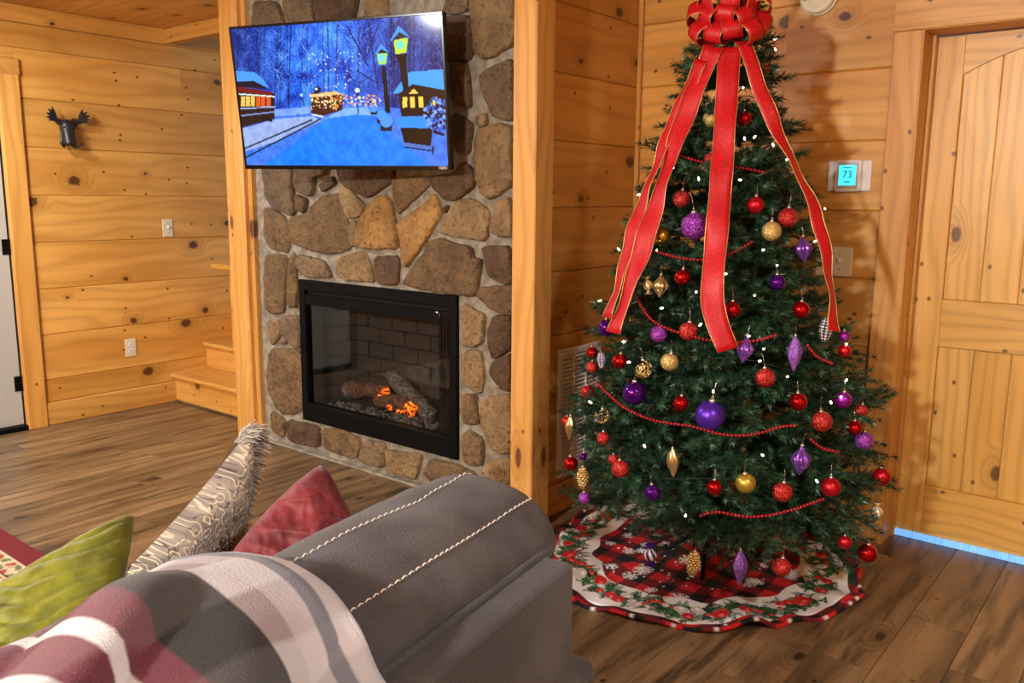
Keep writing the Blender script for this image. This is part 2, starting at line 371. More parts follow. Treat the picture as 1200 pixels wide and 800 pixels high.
def dpart(name, x0, x1, z0, z1, y0=YD, y1=YD+0.04, vert=False, mat=None):
    mat = mat or M['pine_door']
    if vert: vf = bevel_box(-(z1-z0)/2, (z1-z0)/2, -(y1-y0)/2, (y1-y0)/2, -(x1-x0)/2, (x1-x0)/2, 0.003); rot = ROT_Z_FACE_Y
    else: vf = bevel_box(-(x1-x0)/2, (x1-x0)/2, -(y1-y0)/2, (y1-y0)/2, -(z1-z0)/2, (z1-z0)/2, 0.003); rot = (0, 0, 0)
    return mk(name, vf, mat, d1, False, ((x0+x1)/2, (y0+y1)/2, (z0+z1)/2), rot)
dpart('stile', -0.88, -0.776, 0.026, 2.022, vert=True); dpart('stile', -0.124, -0.02, 0.026, 2.022, vert=True)
dpart('rail', -0.776, -0.124, 0.82, 1.012); dpart('rail', -0.776, -0.124, 0.026, 0.236)
arch = [(-0.326+0.652*k/16, -0.147+0.10*math.sin(math.pi*k/16)**0.9 if 0 < k < 16 else -0.147) for k in range(17)]
mk('top_rail', prism([(0.326, 0.0), (-0.326, 0.0)] + arch, -0.02, 0.02), M['pine_door'], d1, False, (-0.45, YD+0.02, 2.022))
for k in range(5):
    xa = -0.776 + 0.652*k/5; xb = xa + 0.652/5
    dpart('panel_board', xa+0.0005, xb-0.0005, 1.012, 1.99, YD+0.012, YD+0.03, True)
    dpart('panel_board', xa+0.0005, xb-0.0005, 0.236, 0.82, YD+0.012, YD+0.03, True)
# the bristle sweep under the door, painted to glow as if blue daylight came through
b = NB('sweep_daylight_glow'); tcn = b.n('TexCoord').outputs['Object']; sx = b.n('SeparateXYZ'); b.l(tcn, sx.inputs[0])
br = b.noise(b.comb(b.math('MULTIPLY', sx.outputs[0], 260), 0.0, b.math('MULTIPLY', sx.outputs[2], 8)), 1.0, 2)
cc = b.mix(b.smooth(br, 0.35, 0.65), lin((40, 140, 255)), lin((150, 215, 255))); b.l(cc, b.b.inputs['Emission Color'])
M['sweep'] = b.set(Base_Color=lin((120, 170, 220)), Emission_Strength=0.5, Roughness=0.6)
sw = mk('door_sweep', bevel_box(-0.9, -0.01, YD-0.012, YD+0.012, 0.001, 0.026, 0.001), M['sweep'], d1); sw['label'] = 'bristle sweep with painted blue daylight glow'
# rear walls of the room behind the camera
struct('wall_rear', bevel_box(-5.6, 2.4, -3.75, -3.6, 0, H, 0), M['pine'], 'pine wall at the back of the room', 'wall')
struct('wall_right', bevel_box(2.3, 2.45, -3.6, 3.75, 0, H, 0), M['pine'], 'pine wall at the right of the room', 'wall')

# ------------------------------------------------------------------ stone chimney
FX0, FX1, FZ0, FZ1 = -3.725, -2.583, 0.188, 0.958
chim = struct('wall_chimney', join(bevel_box(-4.12, FX0+0.01, YC, 3.55, 0, H, 0), bevel_box(FX1-0.01, -2.16, YC, 3.55, 0, H, 0),
        bevel_box(FX0+0.01, FX1-0.01, YC, 3.55, FZ1-0.01, H, 0), bevel_box(FX0+0.01, FX1-0.01, YC, 3.55, 0, FZ0+0.01, 0), bevel_box(FX0, FX1, 3.45, 3.55, 0.1, 1.0, 0)),
        M['mortar'], 'fieldstone chimney wall with wide grey mortar joints', 'chimney')
STONES = [
('g',[(-4.014,1.579),(-3.739,1.574),(-3.754,1.416),(-3.737,1.323),(-3.772,1.292),(-3.949,1.340),(-3.991,1.401)]),
('g',[(-3.728,1.573),(-3.469,1.568),(-3.482,1.506),(-3.569,1.490),(-3.589,1.397),(-3.710,1.416),(-3.735,1.462)]),
('d',[(-3.727,1.403),(-3.632,1.377),(-3.663,1.304),(-3.720,1.330)]),
('d',[(-3.525,1.455),(-3.432,1.499),(-3.404,1.455),(-3.506,1.416)]),
('d',[(-3.383,1.567),(-3.355,1.463),(-3.254,1.417),(-3.168,1.389),(-3.034,1.450),(-2.996,1.461),(-2.991,1.563)]),
('t',[(-3.370,1.448),(-3.336,1.448),(-3.197,1.362),(-3.217,1.306),(-3.313,1.286),(-3.355,1.341),(-3.377,1.404)]),
('b',[(-3.796,1.255),(-3.750,1.289),(-3.647,1.304),(-3.560,1.365),(-3.517,1.397),(-3.387,1.404),(-3.360,1.335),(-3.320,1.229),(-3.314,1.140),(-3.449,1.108),(-3.614,1.120),(-3.763,1.147),(-3.799,1.200)]),
('b',[(-4.008,1.325),(-3.955,1.326),(-3.839,1.284),(-3.809,1.214),(-3.803,1.132),(-3.833,1.097),(-3.981,1.114),(-4.024,1.179)]),
('o',[(-3.241,1.149),(-3.244,1.231),(-3.170,1.344),(-3.109,1.391),(-3.037,1.398),(-3.007,1.367),(-2.980,1.263),(-2.961,1.155)]),
('b',[(-3.310,1.254),(-3.275,1.280),(-3.242,1.268),(-3.260,1.155),(-3.299,1.153)]),
('b',[(-2.987,1.483),(-2.768,1.484),(-2.761,1.447),(-2.835,1.395),(-2.951,1.320),(-2.981,1.335),(-2.988,1.418)]),
('d',[(-2.756,1.481),(-2.595,1.502),(-2.549,1.551),(-2.504,1.523),(-2.478,1.479),(-2.489,1.441),(-2.527,1.417),(-2.595,1.380),(-2.642,1.385),(-2.721,1.436)]),
('t',[(-2.476,1.636),(-2.441,1.688),(-2.340,1.701),(-2.268,1.680),(-2.268,1.452),(-2.394,1.391),(-2.445,1.425),(-2.471,1.485)]),
('o',[(-2.965,1.275),(-2.820,1.343),(-2.729,1.411),(-2.695,1.362),(-2.682,1.317),(-2.747,1.240),(-2.772,1.207),(-2.897,1.076),(-2.926,1.081),(-2.941,1.188)]),
('t',[(-2.642,1.312),(-2.595,1.380),(-2.504,1.392),(-2.431,1.360),(-2.401,1.333),(-2.415,1.212),(-2.565,1.221),(-2.683,1.237),(-2.674,1.260)]),
('d',[(-2.666,1.351),(-2.638,1.363),(-2.634,1.340),(-2.662,1.326)]),
('t',[(-2.351,1.377),(-2.278,1.399),(-2.256,1.240),(-2.322,1.232),(-2.387,1.252),(-2.372,1.301)]),
('b',[(-2.776,1.189),(-2.683,1.210),(-2.596,1.190),(-2.504,1.177),(-2.489,1.133),(-2.445,1.127),(-2.474,0.970),(-2.629,0.967),(-2.842,0.978),(-2.932,0.992),(-2.857,1.079),(-2.781,1.142)]),
('d',[(-2.430,1.186),(-2.276,1.195),(-2.250,1.042),(-2.306,1.030),(-2.393,1.060),(-2.415,1.120)]),
('b',[(-2.444,1.007),(-2.328,1.021),(-2.257,1.031),(-2.259,0.899),(-2.370,0.911),(-2.459,0.966)]),
('t',[(-2.546,0.930),(-2.422,0.884),(-2.424,0.846),(-2.431,0.765),(-2.482,0.736),(-2.541,0.737)]),
('d',[(-2.360,0.890),(-2.265,0.893),(-2.263,0.754),(-2.364,0.696),(-2.391,0.747),(-2.392,0.819)]),
('d',[(-2.369,0.681),(-2.263,0.736),(-2.261,0.562),(-2.324,0.568),(-2.381,0.631)]),
('t',[(-2.540,0.712),(-2.444,0.719),(-2.431,0.653),(-2.425,0.606),(-2.437,0.536),(-2.469,0.526),(-2.546,0.559),(-2.549,0.638)]),
('b',[(-2.540,0.510),(-2.469,0.516),(-2.469,0.462),(-2.449,0.415),(-2.456,0.385),(-2.534,0.371),(-2.544,0.399)]),
('b',[(-2.540,0.319),(-2.514,0.344),(-2.430,0.320),(-2.430,0.199),(-2.481,0.184),(-2.545,0.191)]),
('t',[(-2.443,0.466),(-2.405,0.511),(-2.261,0.553),(-2.259,0.294),(-2.329,0.270),(-2.379,0.299),(-2.430,0.379)]),
('t',[(-2.430,0.169),(-2.373,0.231),(-2.261,0.269),(-2.259,0.097),(-2.366,0.103)]),
('b',[(-2.792,0.089),(-2.751,0.158),(-2.612,0.165),(-2.479,0.148),(-2.494,0.059),(-2.602,0.034),(-2.741,0.045)]),
('t',[(-3.069,0.142),(-2.837,0.165),(-2.821,0.152),(-2.860,0.041),(-2.893,0.030),(-3.049,0.032),(-3.060,0.079)]),
('g',[(-3.258,0.139),(-3.209,0.165),(-3.080,0.173),(-3.095,0.039),(-3.261,0.037)]),
('b',[(-3.582,0.158),(-3.391,0.186),(-3.265,0.157),(-3.305,0.044),(-3.565,0.047)]),
('d',[(-3.886,0.155),(-3.603,0.169),(-3.602,0.047),(-3.881,0.037)]),
('b',[(-4.027,0.183),(-3.909,0.159),(-3.916,0.046),(-4.023,0.063)]),
('b',[(-4.003,0.542),(-3.770,0.563),(-3.718,0.506),(-3.743,0.245),(-3.825,0.202),(-3.942,0.190),(-4.042,0.316)]),
('b',[(-4.038,1.054),(-3.949,1.076),(-3.835,1.071),(-3.848,0.939),(-3.870,0.769),(-3.970,0.749),(-4.039,0.783)]),
('b',[(-3.822,1.051),(-3.766,1.095),(-3.752,1.001),(-3.752,0.808),(-3.840,0.800)]),
('g',[(-3.728,1.090),(-3.522,1.067),(-3.483,1.030),(-3.464,0.982),(-3.685,0.977),(-3.735,1.036)]),
('t',[(-3.410,1.067),(-3.390,1.087),(-3.242,1.126),(-3.195,1.116),(-3.156,1.037),(-3.143,0.981),(-3.238,0.981),(-3.354,0.976),(-3.413,0.995)]),
('d',[(-3.134,1.106),(-2.960,1.121),(-2.969,0.981),(-3.116,0.976)]),
('t',[(-4.023,0.705),(-3.920,0.720),(-3.910,0.644),(-3.940,0.603),(-3.989,0.570),(-4.025,0.634)]),
('g',[(-3.890,0.718),(-3.842,0.751),(-3.730,0.754),(-3.719,0.693),(-3.728,0.584),(-3.795,0.591),(-3.891,0.642)]),
('t',[(-3.903,0.606),(-3.862,0.619),(-3.857,0.594),(-3.897,0.585)]),
('g',[(-4.021,2.399),(-3.838,2.382),(-3.785,2.279),(-3.783,2.238),(-4.030,2.266)]),
('g',[(-3.777,2.415),(-3.552,2.384),(-3.542,2.287),(-3.529,2.243),(-3.736,2.267),(-3.776,2.340)]),
('d',[(-3.522,2.380),(-3.203,2.337),(-3.238,2.245),(-3.248,2.223),(-3.509,2.241),(-3.526,2.309)]),
('t',[(-3.141,2.329),(-3.016,2.312),(-3.006,2.194),(-3.194,2.216)]),
('t',[(-2.500,2.229),(-2.267,2.198),(-2.265,2.013),(-2.423,1.969),(-2.476,2.004),(-2.491,2.117)]),
('g',[(-2.635,2.264),(-2.512,2.248),(-2.518,2.176),(-2.592,2.168),(-2.667,2.181)]),
('d',[(-2.667,2.164),(-2.500,2.152),(-2.488,2.014),(-2.513,1.973),(-2.669,1.985)]),
('d',[(-2.669,1.976),(-2.528,1.964),(-2.509,1.894),(-2.501,1.774),(-2.619,1.826)]),
('d',[(-2.606,1.758),(-2.544,1.737),(-2.491,1.708),(-2.513,1.583),(-2.594,1.603)]),
('t',[(-2.470,1.742),(-2.416,1.748),(-2.410,1.704),(-2.446,1.692),(-2.468,1.706)]),
('g',[(-2.446,1.911),(-2.264,1.957),(-2.262,1.714),(-2.317,1.717),(-2.375,1.737),(-2.422,1.818)]),
('g',[(-4.017,2.220),(-3.641,2.197),(-3.618,1.989),(-4.032,1.999)]),
('b',[(-3.573,2.190),(-3.133,2.162),(-3.079,1.985),(-3.570,1.985)]),
('t',[(-3.092,2.157),(-2.693,2.131),(-2.684,1.988),(-3.038,1.982)]),
('b',[(-4.035,1.968),(-3.585,1.953),(-3.528,1.734),(-3.780,1.614),(-4.060,1.621)]),
('g',[(-3.532,1.949),(-3.051,1.952),(-2.998,1.750),(-3.337,1.603),(-3.475,1.731)]),
('b',[(-3.011,1.949),(-2.689,1.953),(-2.691,1.790),(-2.958,1.748)]),
('g',[(-2.959,1.717),(-2.686,1.757),(-2.666,1.594),(-3.273,1.597)]),
]
def chaikin(P, it=1):
    for _ in range(it):
        Q = []
        for i in range(len(P)):
            a, c = P[i], P[(i+1) % len(P)]; Q += [(a[0]*.87+c[0]*.13, a[1]*.87+c[1]*.13), (a[0]*.13+c[0]*.87, a[1]*.13+c[1]*.87)]
        P = Q
    return P
sr = random.Random(11)
for kind, poly in STONES:
    cx = sum(p[0] for p in poly)/len(poly); cz = sum(p[1] for p in poly)/len(poly)
    P = chaikin([((x-cx)*1.05, (z-cz)*1.05) for x, z in poly])
    Q = []
    for i in range(len(P)):
        a, c = P[i], P[(i+1) % len(P)]; d = math.dist(a, c); n = max(1, int(d/0.03))
        for k in range(n):
            t = k/n; j = 0.0035 if k else 0.0015
            Q.append((a[0]+(c[0]-a[0])*t+sr.uniform(-j, j), a[1]+(c[1]-a[1])*t+sr.uniform(-j, j)))
    n = len(Q); V, Fc = [], []; tx, tz = sr.uniform(-.12, .12), sr.uniform(-.12, .12); pr = sr.uniform(0.016, 0.034)
    rings = [(1.0, 0.006), (1.0, -pr*0.45), (0.975, -pr*0.85), (0.92, -pr), (0.80, -pr-0.002), (0.64, -pr-0.004), (0.46, -pr-0.005), (0.26, -pr-0.005)]
    for s, y in rings:
        for q in Q:
            px_, pz_ = q[0]*s, q[1]*s
            nz = mnoise.fractal(Vector((px_*16+cx*9, 3.1, pz_*16+cz*9)), 1.0, 2.0, 3) if s < .99 else 0
            V.append((px_, y + nz*0.009 + (0 if s > .99 else tx*px_*0.4 + tz*pz_*0.4), pz_))
    V.append((0, -pr-0.006, 0))
    for r in range(len(rings)-1):
        for i in range(n): Fc.append([r*n+i, r*n+(i+1) % n, (r+1)*n+(i+1) % n, (r+1)*n+i])
    k = (len(rings)-1)*n
    for i in range(n): Fc.append([k+i, k+(i+1) % n, len(V)-1])
    area = sum(Q[i][0]*Q[(i+1) % n][1]-Q[(i+1) % n][0]*Q[i][1] for i in range(n))
    if area < 0: Fc = [f[::-1] for f in Fc]
    mk('stone', (V, Fc), STONE[kind], chim, True, (cx, YC, cz))
mk('mortar_ledge', bevel_box(-4.11, -2.17, YC-0.035, YC+0.01, 0, 0.012, 0.004), M['mortar'], chim)
# posts at both ends of the chimney
upright('trim_10', -4.30, -4.135, 2.772, 2.95, 0, H, M['pine_post'], 'tall pine post at the left edge of the stone wall', 'post', 0.006)
upright('trim_11', -4.135, -4.10, 2.80, 2.95, 0, H, M['pine_trim'], 'narrow pine strip between left post and stones', 'trim', 0.003)
upright('trim_12', -2.168, -2.052, 2.69, 2.812, 0, H, M['pine_post'], 'tall pale pine post between stone wall and tree corner', 'post', 0.005)
upright('trim_13', -2.20, -2.10, 2.812, 2.86, 0, H, M['pine_trim'], 'hidden pine filler strip behind the right post', 'trim', 0.003)

# ------------------------------------------------------------------ stairs
st = thing('staircase', 'light pine winding stairs rising behind the left post', 'stairs', (-4.85, 2.99, 0), kind='structure')
for k, (yr, z0, z1) in enumerate([(2.985, 0.0, 0.170), (3.235, 0.20, 0.355), (3.49, 0.385, 0.54)]):
    plank('riser', 1.0, 0.02, z1-z0, (XL+0.5, yr, (z0+z1)/2), ROT_X_FACE_Y, M['pine_stair'], st, 0.001)
    o = mk('tread', bevel_box(-0.5, 0.5, -0.145, 0.145, -0.015, 0.015, 0.011, 3), M['pine_stair'], st, False, (XL+0.5, yr-0.03+0.145, z1+0.015))
box('base_strip', XL+0.005, XL+1.0, 2.972, 2.985, 0.0, 0.016, M['floor'], st, 0.004)
upright_np = bevel_box(-4.915, -4.83, 3.16, 3.245, 0.386, 0.92, 0.004)
mk('newel_post', upright_np, M['pine_stair'], st)
mk('newel_cap', bevel_box(-5.03, -4.80, 3.10, 3.30, 0.92, 0.955, 0.01, 2), M['pine_stair'], st)

# ------------------------------------------------------------------ local-space parts
def mkl(name, vf, mat, root, smooth=False, loc=(0, 0, 0), rot=(0, 0, 0), me=None):
    o = bpy.data.objects.new(name, me or mesh(name, vf[0], vf[1], mat, smooth))
    o.location = loc; o.rotation_euler = rot; COL.objects.link(o); o.parent = root
    WORLDM[o.name] = WORLDM[root.name] @ Matrix.LocRotScale(Vector(loc), Euler(rot), Vector((1, 1, 1)))
    return o

# ------------------------------------------------------------------ fireplace insert
fp = thing('electric_fireplace', 'black electric fireplace insert with glowing logs set in the stone wall', 'fireplace', ((FX0+FX1)/2, YC, FZ0))
YF = 2.808
box('side_frame', FX0, FX0+0.045, YF, YF+0.08, FZ0, FZ1, M['black'], fp); box('side_frame', FX1-0.045, FX1, YF, YF+0.08, FZ0, FZ1, M['black'], fp)
box('top_frame', FX0+0.045, FX1-0.045, YF, YF+0.06, FZ1-0.055, FZ1, M['black'], fp)
box('louver_slot', FX0+0.045, FX1-0.045, YF+0.03, YF+0.06, FZ1-0.078, FZ1-0.055, M['soot'], fp, 0)
hd = box('header_panel', FX0+0.045, FX1-0.045, YF+0.004, YF+0.06, FZ1-0.132, FZ1-0.078, M['black'], fp)
mk('control_knob', xform(lathe([(0.024, 0), (0.024, 0.006), (0.02, 0.008), (1e-4, 0.008)], 20), Matrix.Translation((FX1-0.12, YF+0.004, FZ1-0.105)) @ Matrix.Rotation(HALF, 4, 'X')), M['black_gloss'], hd)
box('bottom_panel', FX0+0.045, FX1-0.045, YF+0.002, YF+0.06, FZ0, FZ0+0.098, M['black'], fp)
FB = [(-3.67, 2.87), (-3.59, 3.10), (-2.72, 3.10), (-2.64, 2.87)]      # firebox plan
z0, z1 = 0.262, 0.90
V = [(x, y, z) for z in (z0, z1) for x, y in FB]
fb = mk('firebox', (V, [[0, 1, 5, 4], [1, 2, 6, 5], [2, 3, 7, 6], [3, 2, 1, 0], [4, 5, 6, 7]]), M['soot'], fp)
bh = 0.083
bm_ = mesh('firebrick', *bevel_box(-0.092, 0.092, 0, 0.012, -bh/2+0.003, bh/2-0.003, 0.003), M['charcoal_brick'])
bm_h = mesh('firebrick_half', *bevel_box(-0.043, 0.043, 0, 0.012, -bh/2+0.003, bh/2-0.003, 0.003), M['charcoal_brick'])
for r in range(7):
    zc = 0.30 + bh*(r+0.5)-0.02; x = -3.585
    if r % 2: obj('firebrick', bm_h, fb, (x+0.046, 3.086, zc)); x += 0.092+0.004
    while x+0.19 < -2.70:
        obj('firebrick', bm_, fb, (x+0.096, 3.086, zc)); x += 0.190
    if -2.72-x > 0.08: obj('firebrick', bm_h, fb, (x+0.046, 3.086, zc))
    ang = math.atan2(3.10-2.87, 0.08); dx, dy = math.cos(ang), math.sin(ang)
    for k, (s, mm) in enumerate([(0.05, bm_h), (0.155, bm_)] if r % 2 else [(0.105, bm_), (0.20, bm_h)]):
        obj('firebrick', mm, fb, (-3.67+dx*s+0.012, 2.87+dy*s, zc), (0, 0, ang))
# pleated mesh curtains
def curtain(xa, xb):
    n = 40; V = []
    for i in range(n+1):
        t = i/n; x = xa+(xb-xa)*t; y = 2.853+0.010*math.sin(t*math.pi*10)
        V += [(x, y, FZ0+0.09), (x, y, FZ1-0.13)]
    return V, [[2*i, 2*i+2, 2*i+3, 2*i+1] for i in range(n)]
M['curtain'] = plain('mesh_curtain', (22, 21, 20), 0.5, 0.6)
mk('mesh_curtain', curtain(FX0+0.046, FX0+0.135), M['curtain'], fp, True); mk('mesh_curtain', curtain(FX1-0.150, FX1-0.046), M['curtain'], fp, True)
# logs, coals and embers
M['log_grey'] = noisy('charred_grey_bark', (34, 32, 30), (120, 114, 104), 55, 0.95, 0.9, 70, 0.01)
M['log_red'] = noisy('charred_red_bark', (40, 26, 20), (120, 78, 58), 45, 0.95, 0.9, 60, 0.01)
M['coal'] = noisy('grey_coal', (46, 46, 46), (112, 110, 106), 60, 0.95, 0.7)
M['ember'] = None
b = NB('glowing_ember'); tcn = b.n('TexCoord').outputs['Object']; nn = b.noise(tcn, 60, 3)
b.l(b.mix(b.smooth(nn, 0.4, 0.62), lin((130, 20, 0)), lin((255, 110, 14))), b.b.inputs['Emission Color'])
b.l(b.math('MULTIPLY_ADD', b.smooth(nn, 0.38, 0.66), 2.4, 0.10), b.b.inputs['Emission Strength']); M['ember'] = b.set(Base_Color=lin((80, 20, 5)), Roughness=0.9)
def log(pa, pb, r, mat, seed):
    q = random.Random(seed); pa, pb = Vector(pa), Vector(pb); pts = []; rad = []
    for i in range(9):
        t = i/8; pts.append(pa.lerp(pb, t)+Vector((q.uniform(-1, 1), q.uniform(-1, 1), q.uniform(-1, 1)))*r*0.10); rad.append(r*(1+q.uniform(-.1, .1)))
    V, Fc = tube(pts, rad, 10)
    V = [v+Vector((q.uniform(-1, 1), q.uniform(-1, 1), q.uniform(-1, 1)))*r*0.13 for v in V]
    return mk('log', (V, Fc), mat, fp, True)
log((-3.53, 2.98, 0.362), (-3.22, 2.96, 0.395), 0.040, M['log_red'], 1)
log((-3.26, 3.03, 0.462), (-2.87, 2.955, 0.318), 0.043, M['log_grey'], 2)
log((-3.26, 2.95, 0.350), (-3.02, 2.95, 0.350), 0.040, M['log_red'], 3)
log((-3.56, 2.99, 0.350), (-3.46, 2.985, 0.358), 0.043, M['log_grey'], 4)
q = random.Random(5); vfs = []
for k in range(150):
    x = q.uniform(-3.60, -2.75); y = q.uniform(2.89, 2.99); s = q.uniform(0.008, 0.02)
    v, f = ellipsoid(x, y, 0.268+s*0.6, s, s*q.uniform(.7, 1), s*q.uniform(.6, .9), 6, 4); vfs.append((v, f))
o = mk('coal_bed', join(*vfs), M['coal'], fp, False); o['kind'] = 'stuff'
for x, y, z, s in [(-2.995, 2.915, 0.345, 0.042), (-3.225, 2.93, 0.368, 0.030), (-3.145, 2.915, 0.330, 0.020), (-3.205, 2.945, 0.402, 0.024), (-3.08, 2.92, 0.318, 0.016)]:
    v, f = ellipsoid(x, y, z, s*1.1, s*0.6, s*0.8, 10, 7); v = [Vector(p)+Vector((q.uniform(-1, 1), q.uniform(-1, 1), q.uniform(-1, 1)))*s*0.2 for p in v]
    o = mk('ember', (v, f), M['ember'], fp, True)
fl = lamp_light('ember_light', 'POINT', (-3.12, 3.0, 0.44), 0.3, (1.0, 0.80, 0.55), 0.08); fl.parent = fp; fl.matrix_parent_inverse = WORLDM[fp.name].inverted()
b = NB('clear_pane'); nt = b.t; nt.nodes.remove(b.b)
gl = b.n('BsdfGlossy'); gl.inputs['Roughness'].default_value = 0.03; gl.inputs['Color'].default_value = (1, 1, 1, 1)
tr = b.n('BsdfTransparent'); tr.inputs['Color'].default_value = (0.93, 0.93, 0.93, 1); fr = b.n('Fresnel'); fr.inputs['IOR'].default_value = 1.5
ms = b.n('MixShader'); b.l(fr.outputs[0], ms.inputs[0]); b.l(tr.outputs[0], ms.inputs[1]); b.l(gl.outputs[0], ms.inputs[2])
b.l(ms.outputs[0], nt.nodes['Material Output'].inputs['Surface']); M['glass'] = b.m
mk('glass_pane', ([(FX0+0.046, YF+0.025, FZ0+0.098), (FX1-0.046, YF+0.025, FZ0+0.098), (FX1-0.046, YF+0.025, FZ1-0.132), (FX0+0.046, YF+0.025, FZ1-0.132)], [[0, 1, 2, 3]]), M['glass'], fp)

# ------------------------------------------------------------------ television
tv = thing('television', 'flat screen television showing a blue snowy street with trolleys', 'television', (-2.994, 2.492, 1.825), rot=(0.125, 0.0098, 0.276))
TW, TH = 1.08, 0.627
mkl('cabinet', bevel_box(-TW/2, TW/2, 0.004, 0.035, -TH/2, TH/2, 0.004), M['black_gloss'], tv)
mkl('rear_housing', bevel_box(-0.36, 0.36, 0.03, 0.072, -0.28, 0.12, 0.012), M['black'], tv)
bz = 0.011; bzb = 0.018
for a in ((-TW/2, TW/2, TH/2-bz, TH/2), (-TW/2, TW/2, -TH/2, -TH/2+bzb), (-TW/2, -TW/2+bz, -TH/2+bzb, TH/2-bz), (TW/2-bz, TW/2, -TH/2+bzb, TH/2-bz)):
    mkl('bezel', bevel_box(a[0], a[1], -0.003, 0.006, a[2], a[3], 0.0015), M['black_gloss'], tv)
lm = text_mesh('VIZIO', 0.016); lm.materials.append(M['white_plastic'])
lo = mkl('maker_lettering', None, None, tv, loc=(TW/2-0.035, -0.0035, -TH/2+0.009), rot=(HALF, 0, 0), me=lm)
# the picture on the screen, painted into a fine vertex grid
NW, NH = 340, 192
src = np.array([(90, 108), (875, 48), (903, 615), (160, 608)], float); dst = np.array([(0, 0), (1, 0), (1, 1), (0, 1)], float)
A_ = []; B_ = []
for (x, y), (u, v) in zip(src, dst):
    A_ += [[x, y, 1, 0, 0, 0, -u*x, -u*y], [0, 0, 0, x, y, 1, -v*x, -v*y]]; B_ += [u, v]
hm = np.append(np.linalg.solve(np.array(A_), np.array(B_)), 1).reshape(3, 3); hi = np.linalg.inv(hm)
uu, vv = np.meshgrid(np.linspace(0, 1, NW), np.linspace(0, 1, NH))
w_ = hi[2, 0]*uu+hi[2, 1]*vv+hi[2, 2]; PX = (hi[0, 0]*uu+hi[0, 1]*vv+hi[0, 2])/w_; PY = (hi[1, 0]*uu+hi[1, 1]*vv+hi[1, 2])/w_
nr = np.random.RandomState(4)
img = np.zeros((NH, NW, 3))
def fill(mask, c, a=1.0): img[mask] = img[mask]*(1-a) + np.array(c, float)*a
def inside(pts):
    m = np.zeros((NH, NW), bool); n = len(pts)
    for i in range(n):
        (x1, y1), (x2, y2) = pts[i], pts[(i+1) % n]
        c = (y1 > PY) != (y2 > PY)
        with np.errstate(divide='ignore', invalid='ignore'): m ^= c & (PX < (x2-x1)*(PY-y1)/(y2-y1+1e-9)+x1)
    return m
def poly(pts, c, a=1.0): fill(inside(pts), c, a)
def line(x1, y1, x2, y2, wd, c, a=1.0):
    t = np.clip(((PX-x1)*(x2-x1)+(PY-y1)*(y2-y1))/((x2-x1)**2+(y2-y1)**2+1e-9), 0, 1)
    fill(np.hypot(PX-x1-t*(x2-x1), PY-y1-t*(y2-y1)) < wd/2, c, a)
def dot(x, y, r, c, a=1.0): fill(np.hypot(PX-x, PY-y) < r, c, a)
def fbm(sx, sy, seed):
    q = np.random.RandomState(seed); out = np.zeros((NH, NW))
    for o_ in range(4):
        gy, gx = max(2, int(sy*2**o_)), max(2, int(sx*2**o_)); g = q.rand(gy+1, gx+1)
        yy, xx = vv*(gy-1e-6), uu*(gx-1e-6); i, j = yy.astype(int), xx.astype(int); fy, fx = yy-i, xx-j
        out += ((g[i, j]*(1-fx)+g[i, j+1]*fx)*(1-fy)+(g[i+1, j]*(1-fx)+g[i+1, j+1]*fx)*fy)*0.5**(o_+1)
    return out
mid = np.exp(-((PX-430)/220)**2)[..., None]
img[:] = np.array((22, 44, 130))*(1-mid)+np.array((30, 104, 240))*mid
img += (fbm(26, 14, 1)[..., None]-0.45)*np.array((120, 150, 170))*(0.5+mid)
img = np.clip(img, 4, 255)
for k in range(46):
    x = nr.choice([nr.uniform(90, 380), nr.uniform(560, 900), nr.uniform(90, 900)]); tl = nr.uniform(-14, 14)
    line(x+tl, 60, x, 400, nr.uniform(1.5, 6.5), (10, 18, 60), nr.uniform(.45, .9))
for k in range(420):
    x, y = nr.uniform(90, 890), nr.uniform(60, 330); a = nr.uniform(-2.6, -0.5); L = nr.uniform(8, 40)
    line(x, y, x+math.cos(a)*L, y+math.sin(a)*L, 2.2, (120, 180, 255), nr.uniform(.2, .7)*(1.2 if 250 < x < 600 else 0.7))
for k in range(60): dot(nr.uniform(380, 580), nr.uniform(190, 330), nr.uniform(1.5, 3.2), (190, 215, 255))
sp_ = (nr.rand(NH, NW, 1)-0.5)*np.where(PY < 400, 70, 0)[..., None]*np.array((0.7, 0.9, 1.0)); img = np.clip(img+sp_, 4, 255)
for k in range(500): dot(nr.normal(430, 130), nr.uniform(90, 300), nr.uniform(1.2, 2.2), (90, 170, 255), 0.55)
for x0, y0, x1, y1 in ((520, 90, 600, 240), (600, 60, 640, 330), (560, 260, 620, 300), (640, 90, 600, 200)): line(x0, y0, x1, y1, 5, (20, 30, 80))
poly([(90, 430), (250, 405), (390, 396), (560, 385), (700, 400), (910, 430), (910, 620), (150, 615)], (62, 118, 226))
poly([(250, 408), (390, 394), (390, 420), (255, 432)], (120, 160, 240))
poly([(140, 475), (270, 440), (400, 430), (430, 448), (270, 520), (150, 560)], (150, 172, 225))
poly([(215, 612), (330, 530), (430, 452), (520, 424), (590, 414), (650, 440), (700, 500), (830, 612)], (14, 122, 252))
poly([(440, 440), (520, 400), (600, 398), (640, 430), (560, 425)], (120, 170, 250))
img += (fbm(60, 30, 3)[..., None]-0.47)*np.where(PY > 400, 60, 0)[..., None]; img = np.clip(img, 4, 255)
line(150, 548, 395, 444, 6, (12, 18, 40)); line(156, 580, 425, 442, 6, (12, 18, 40))
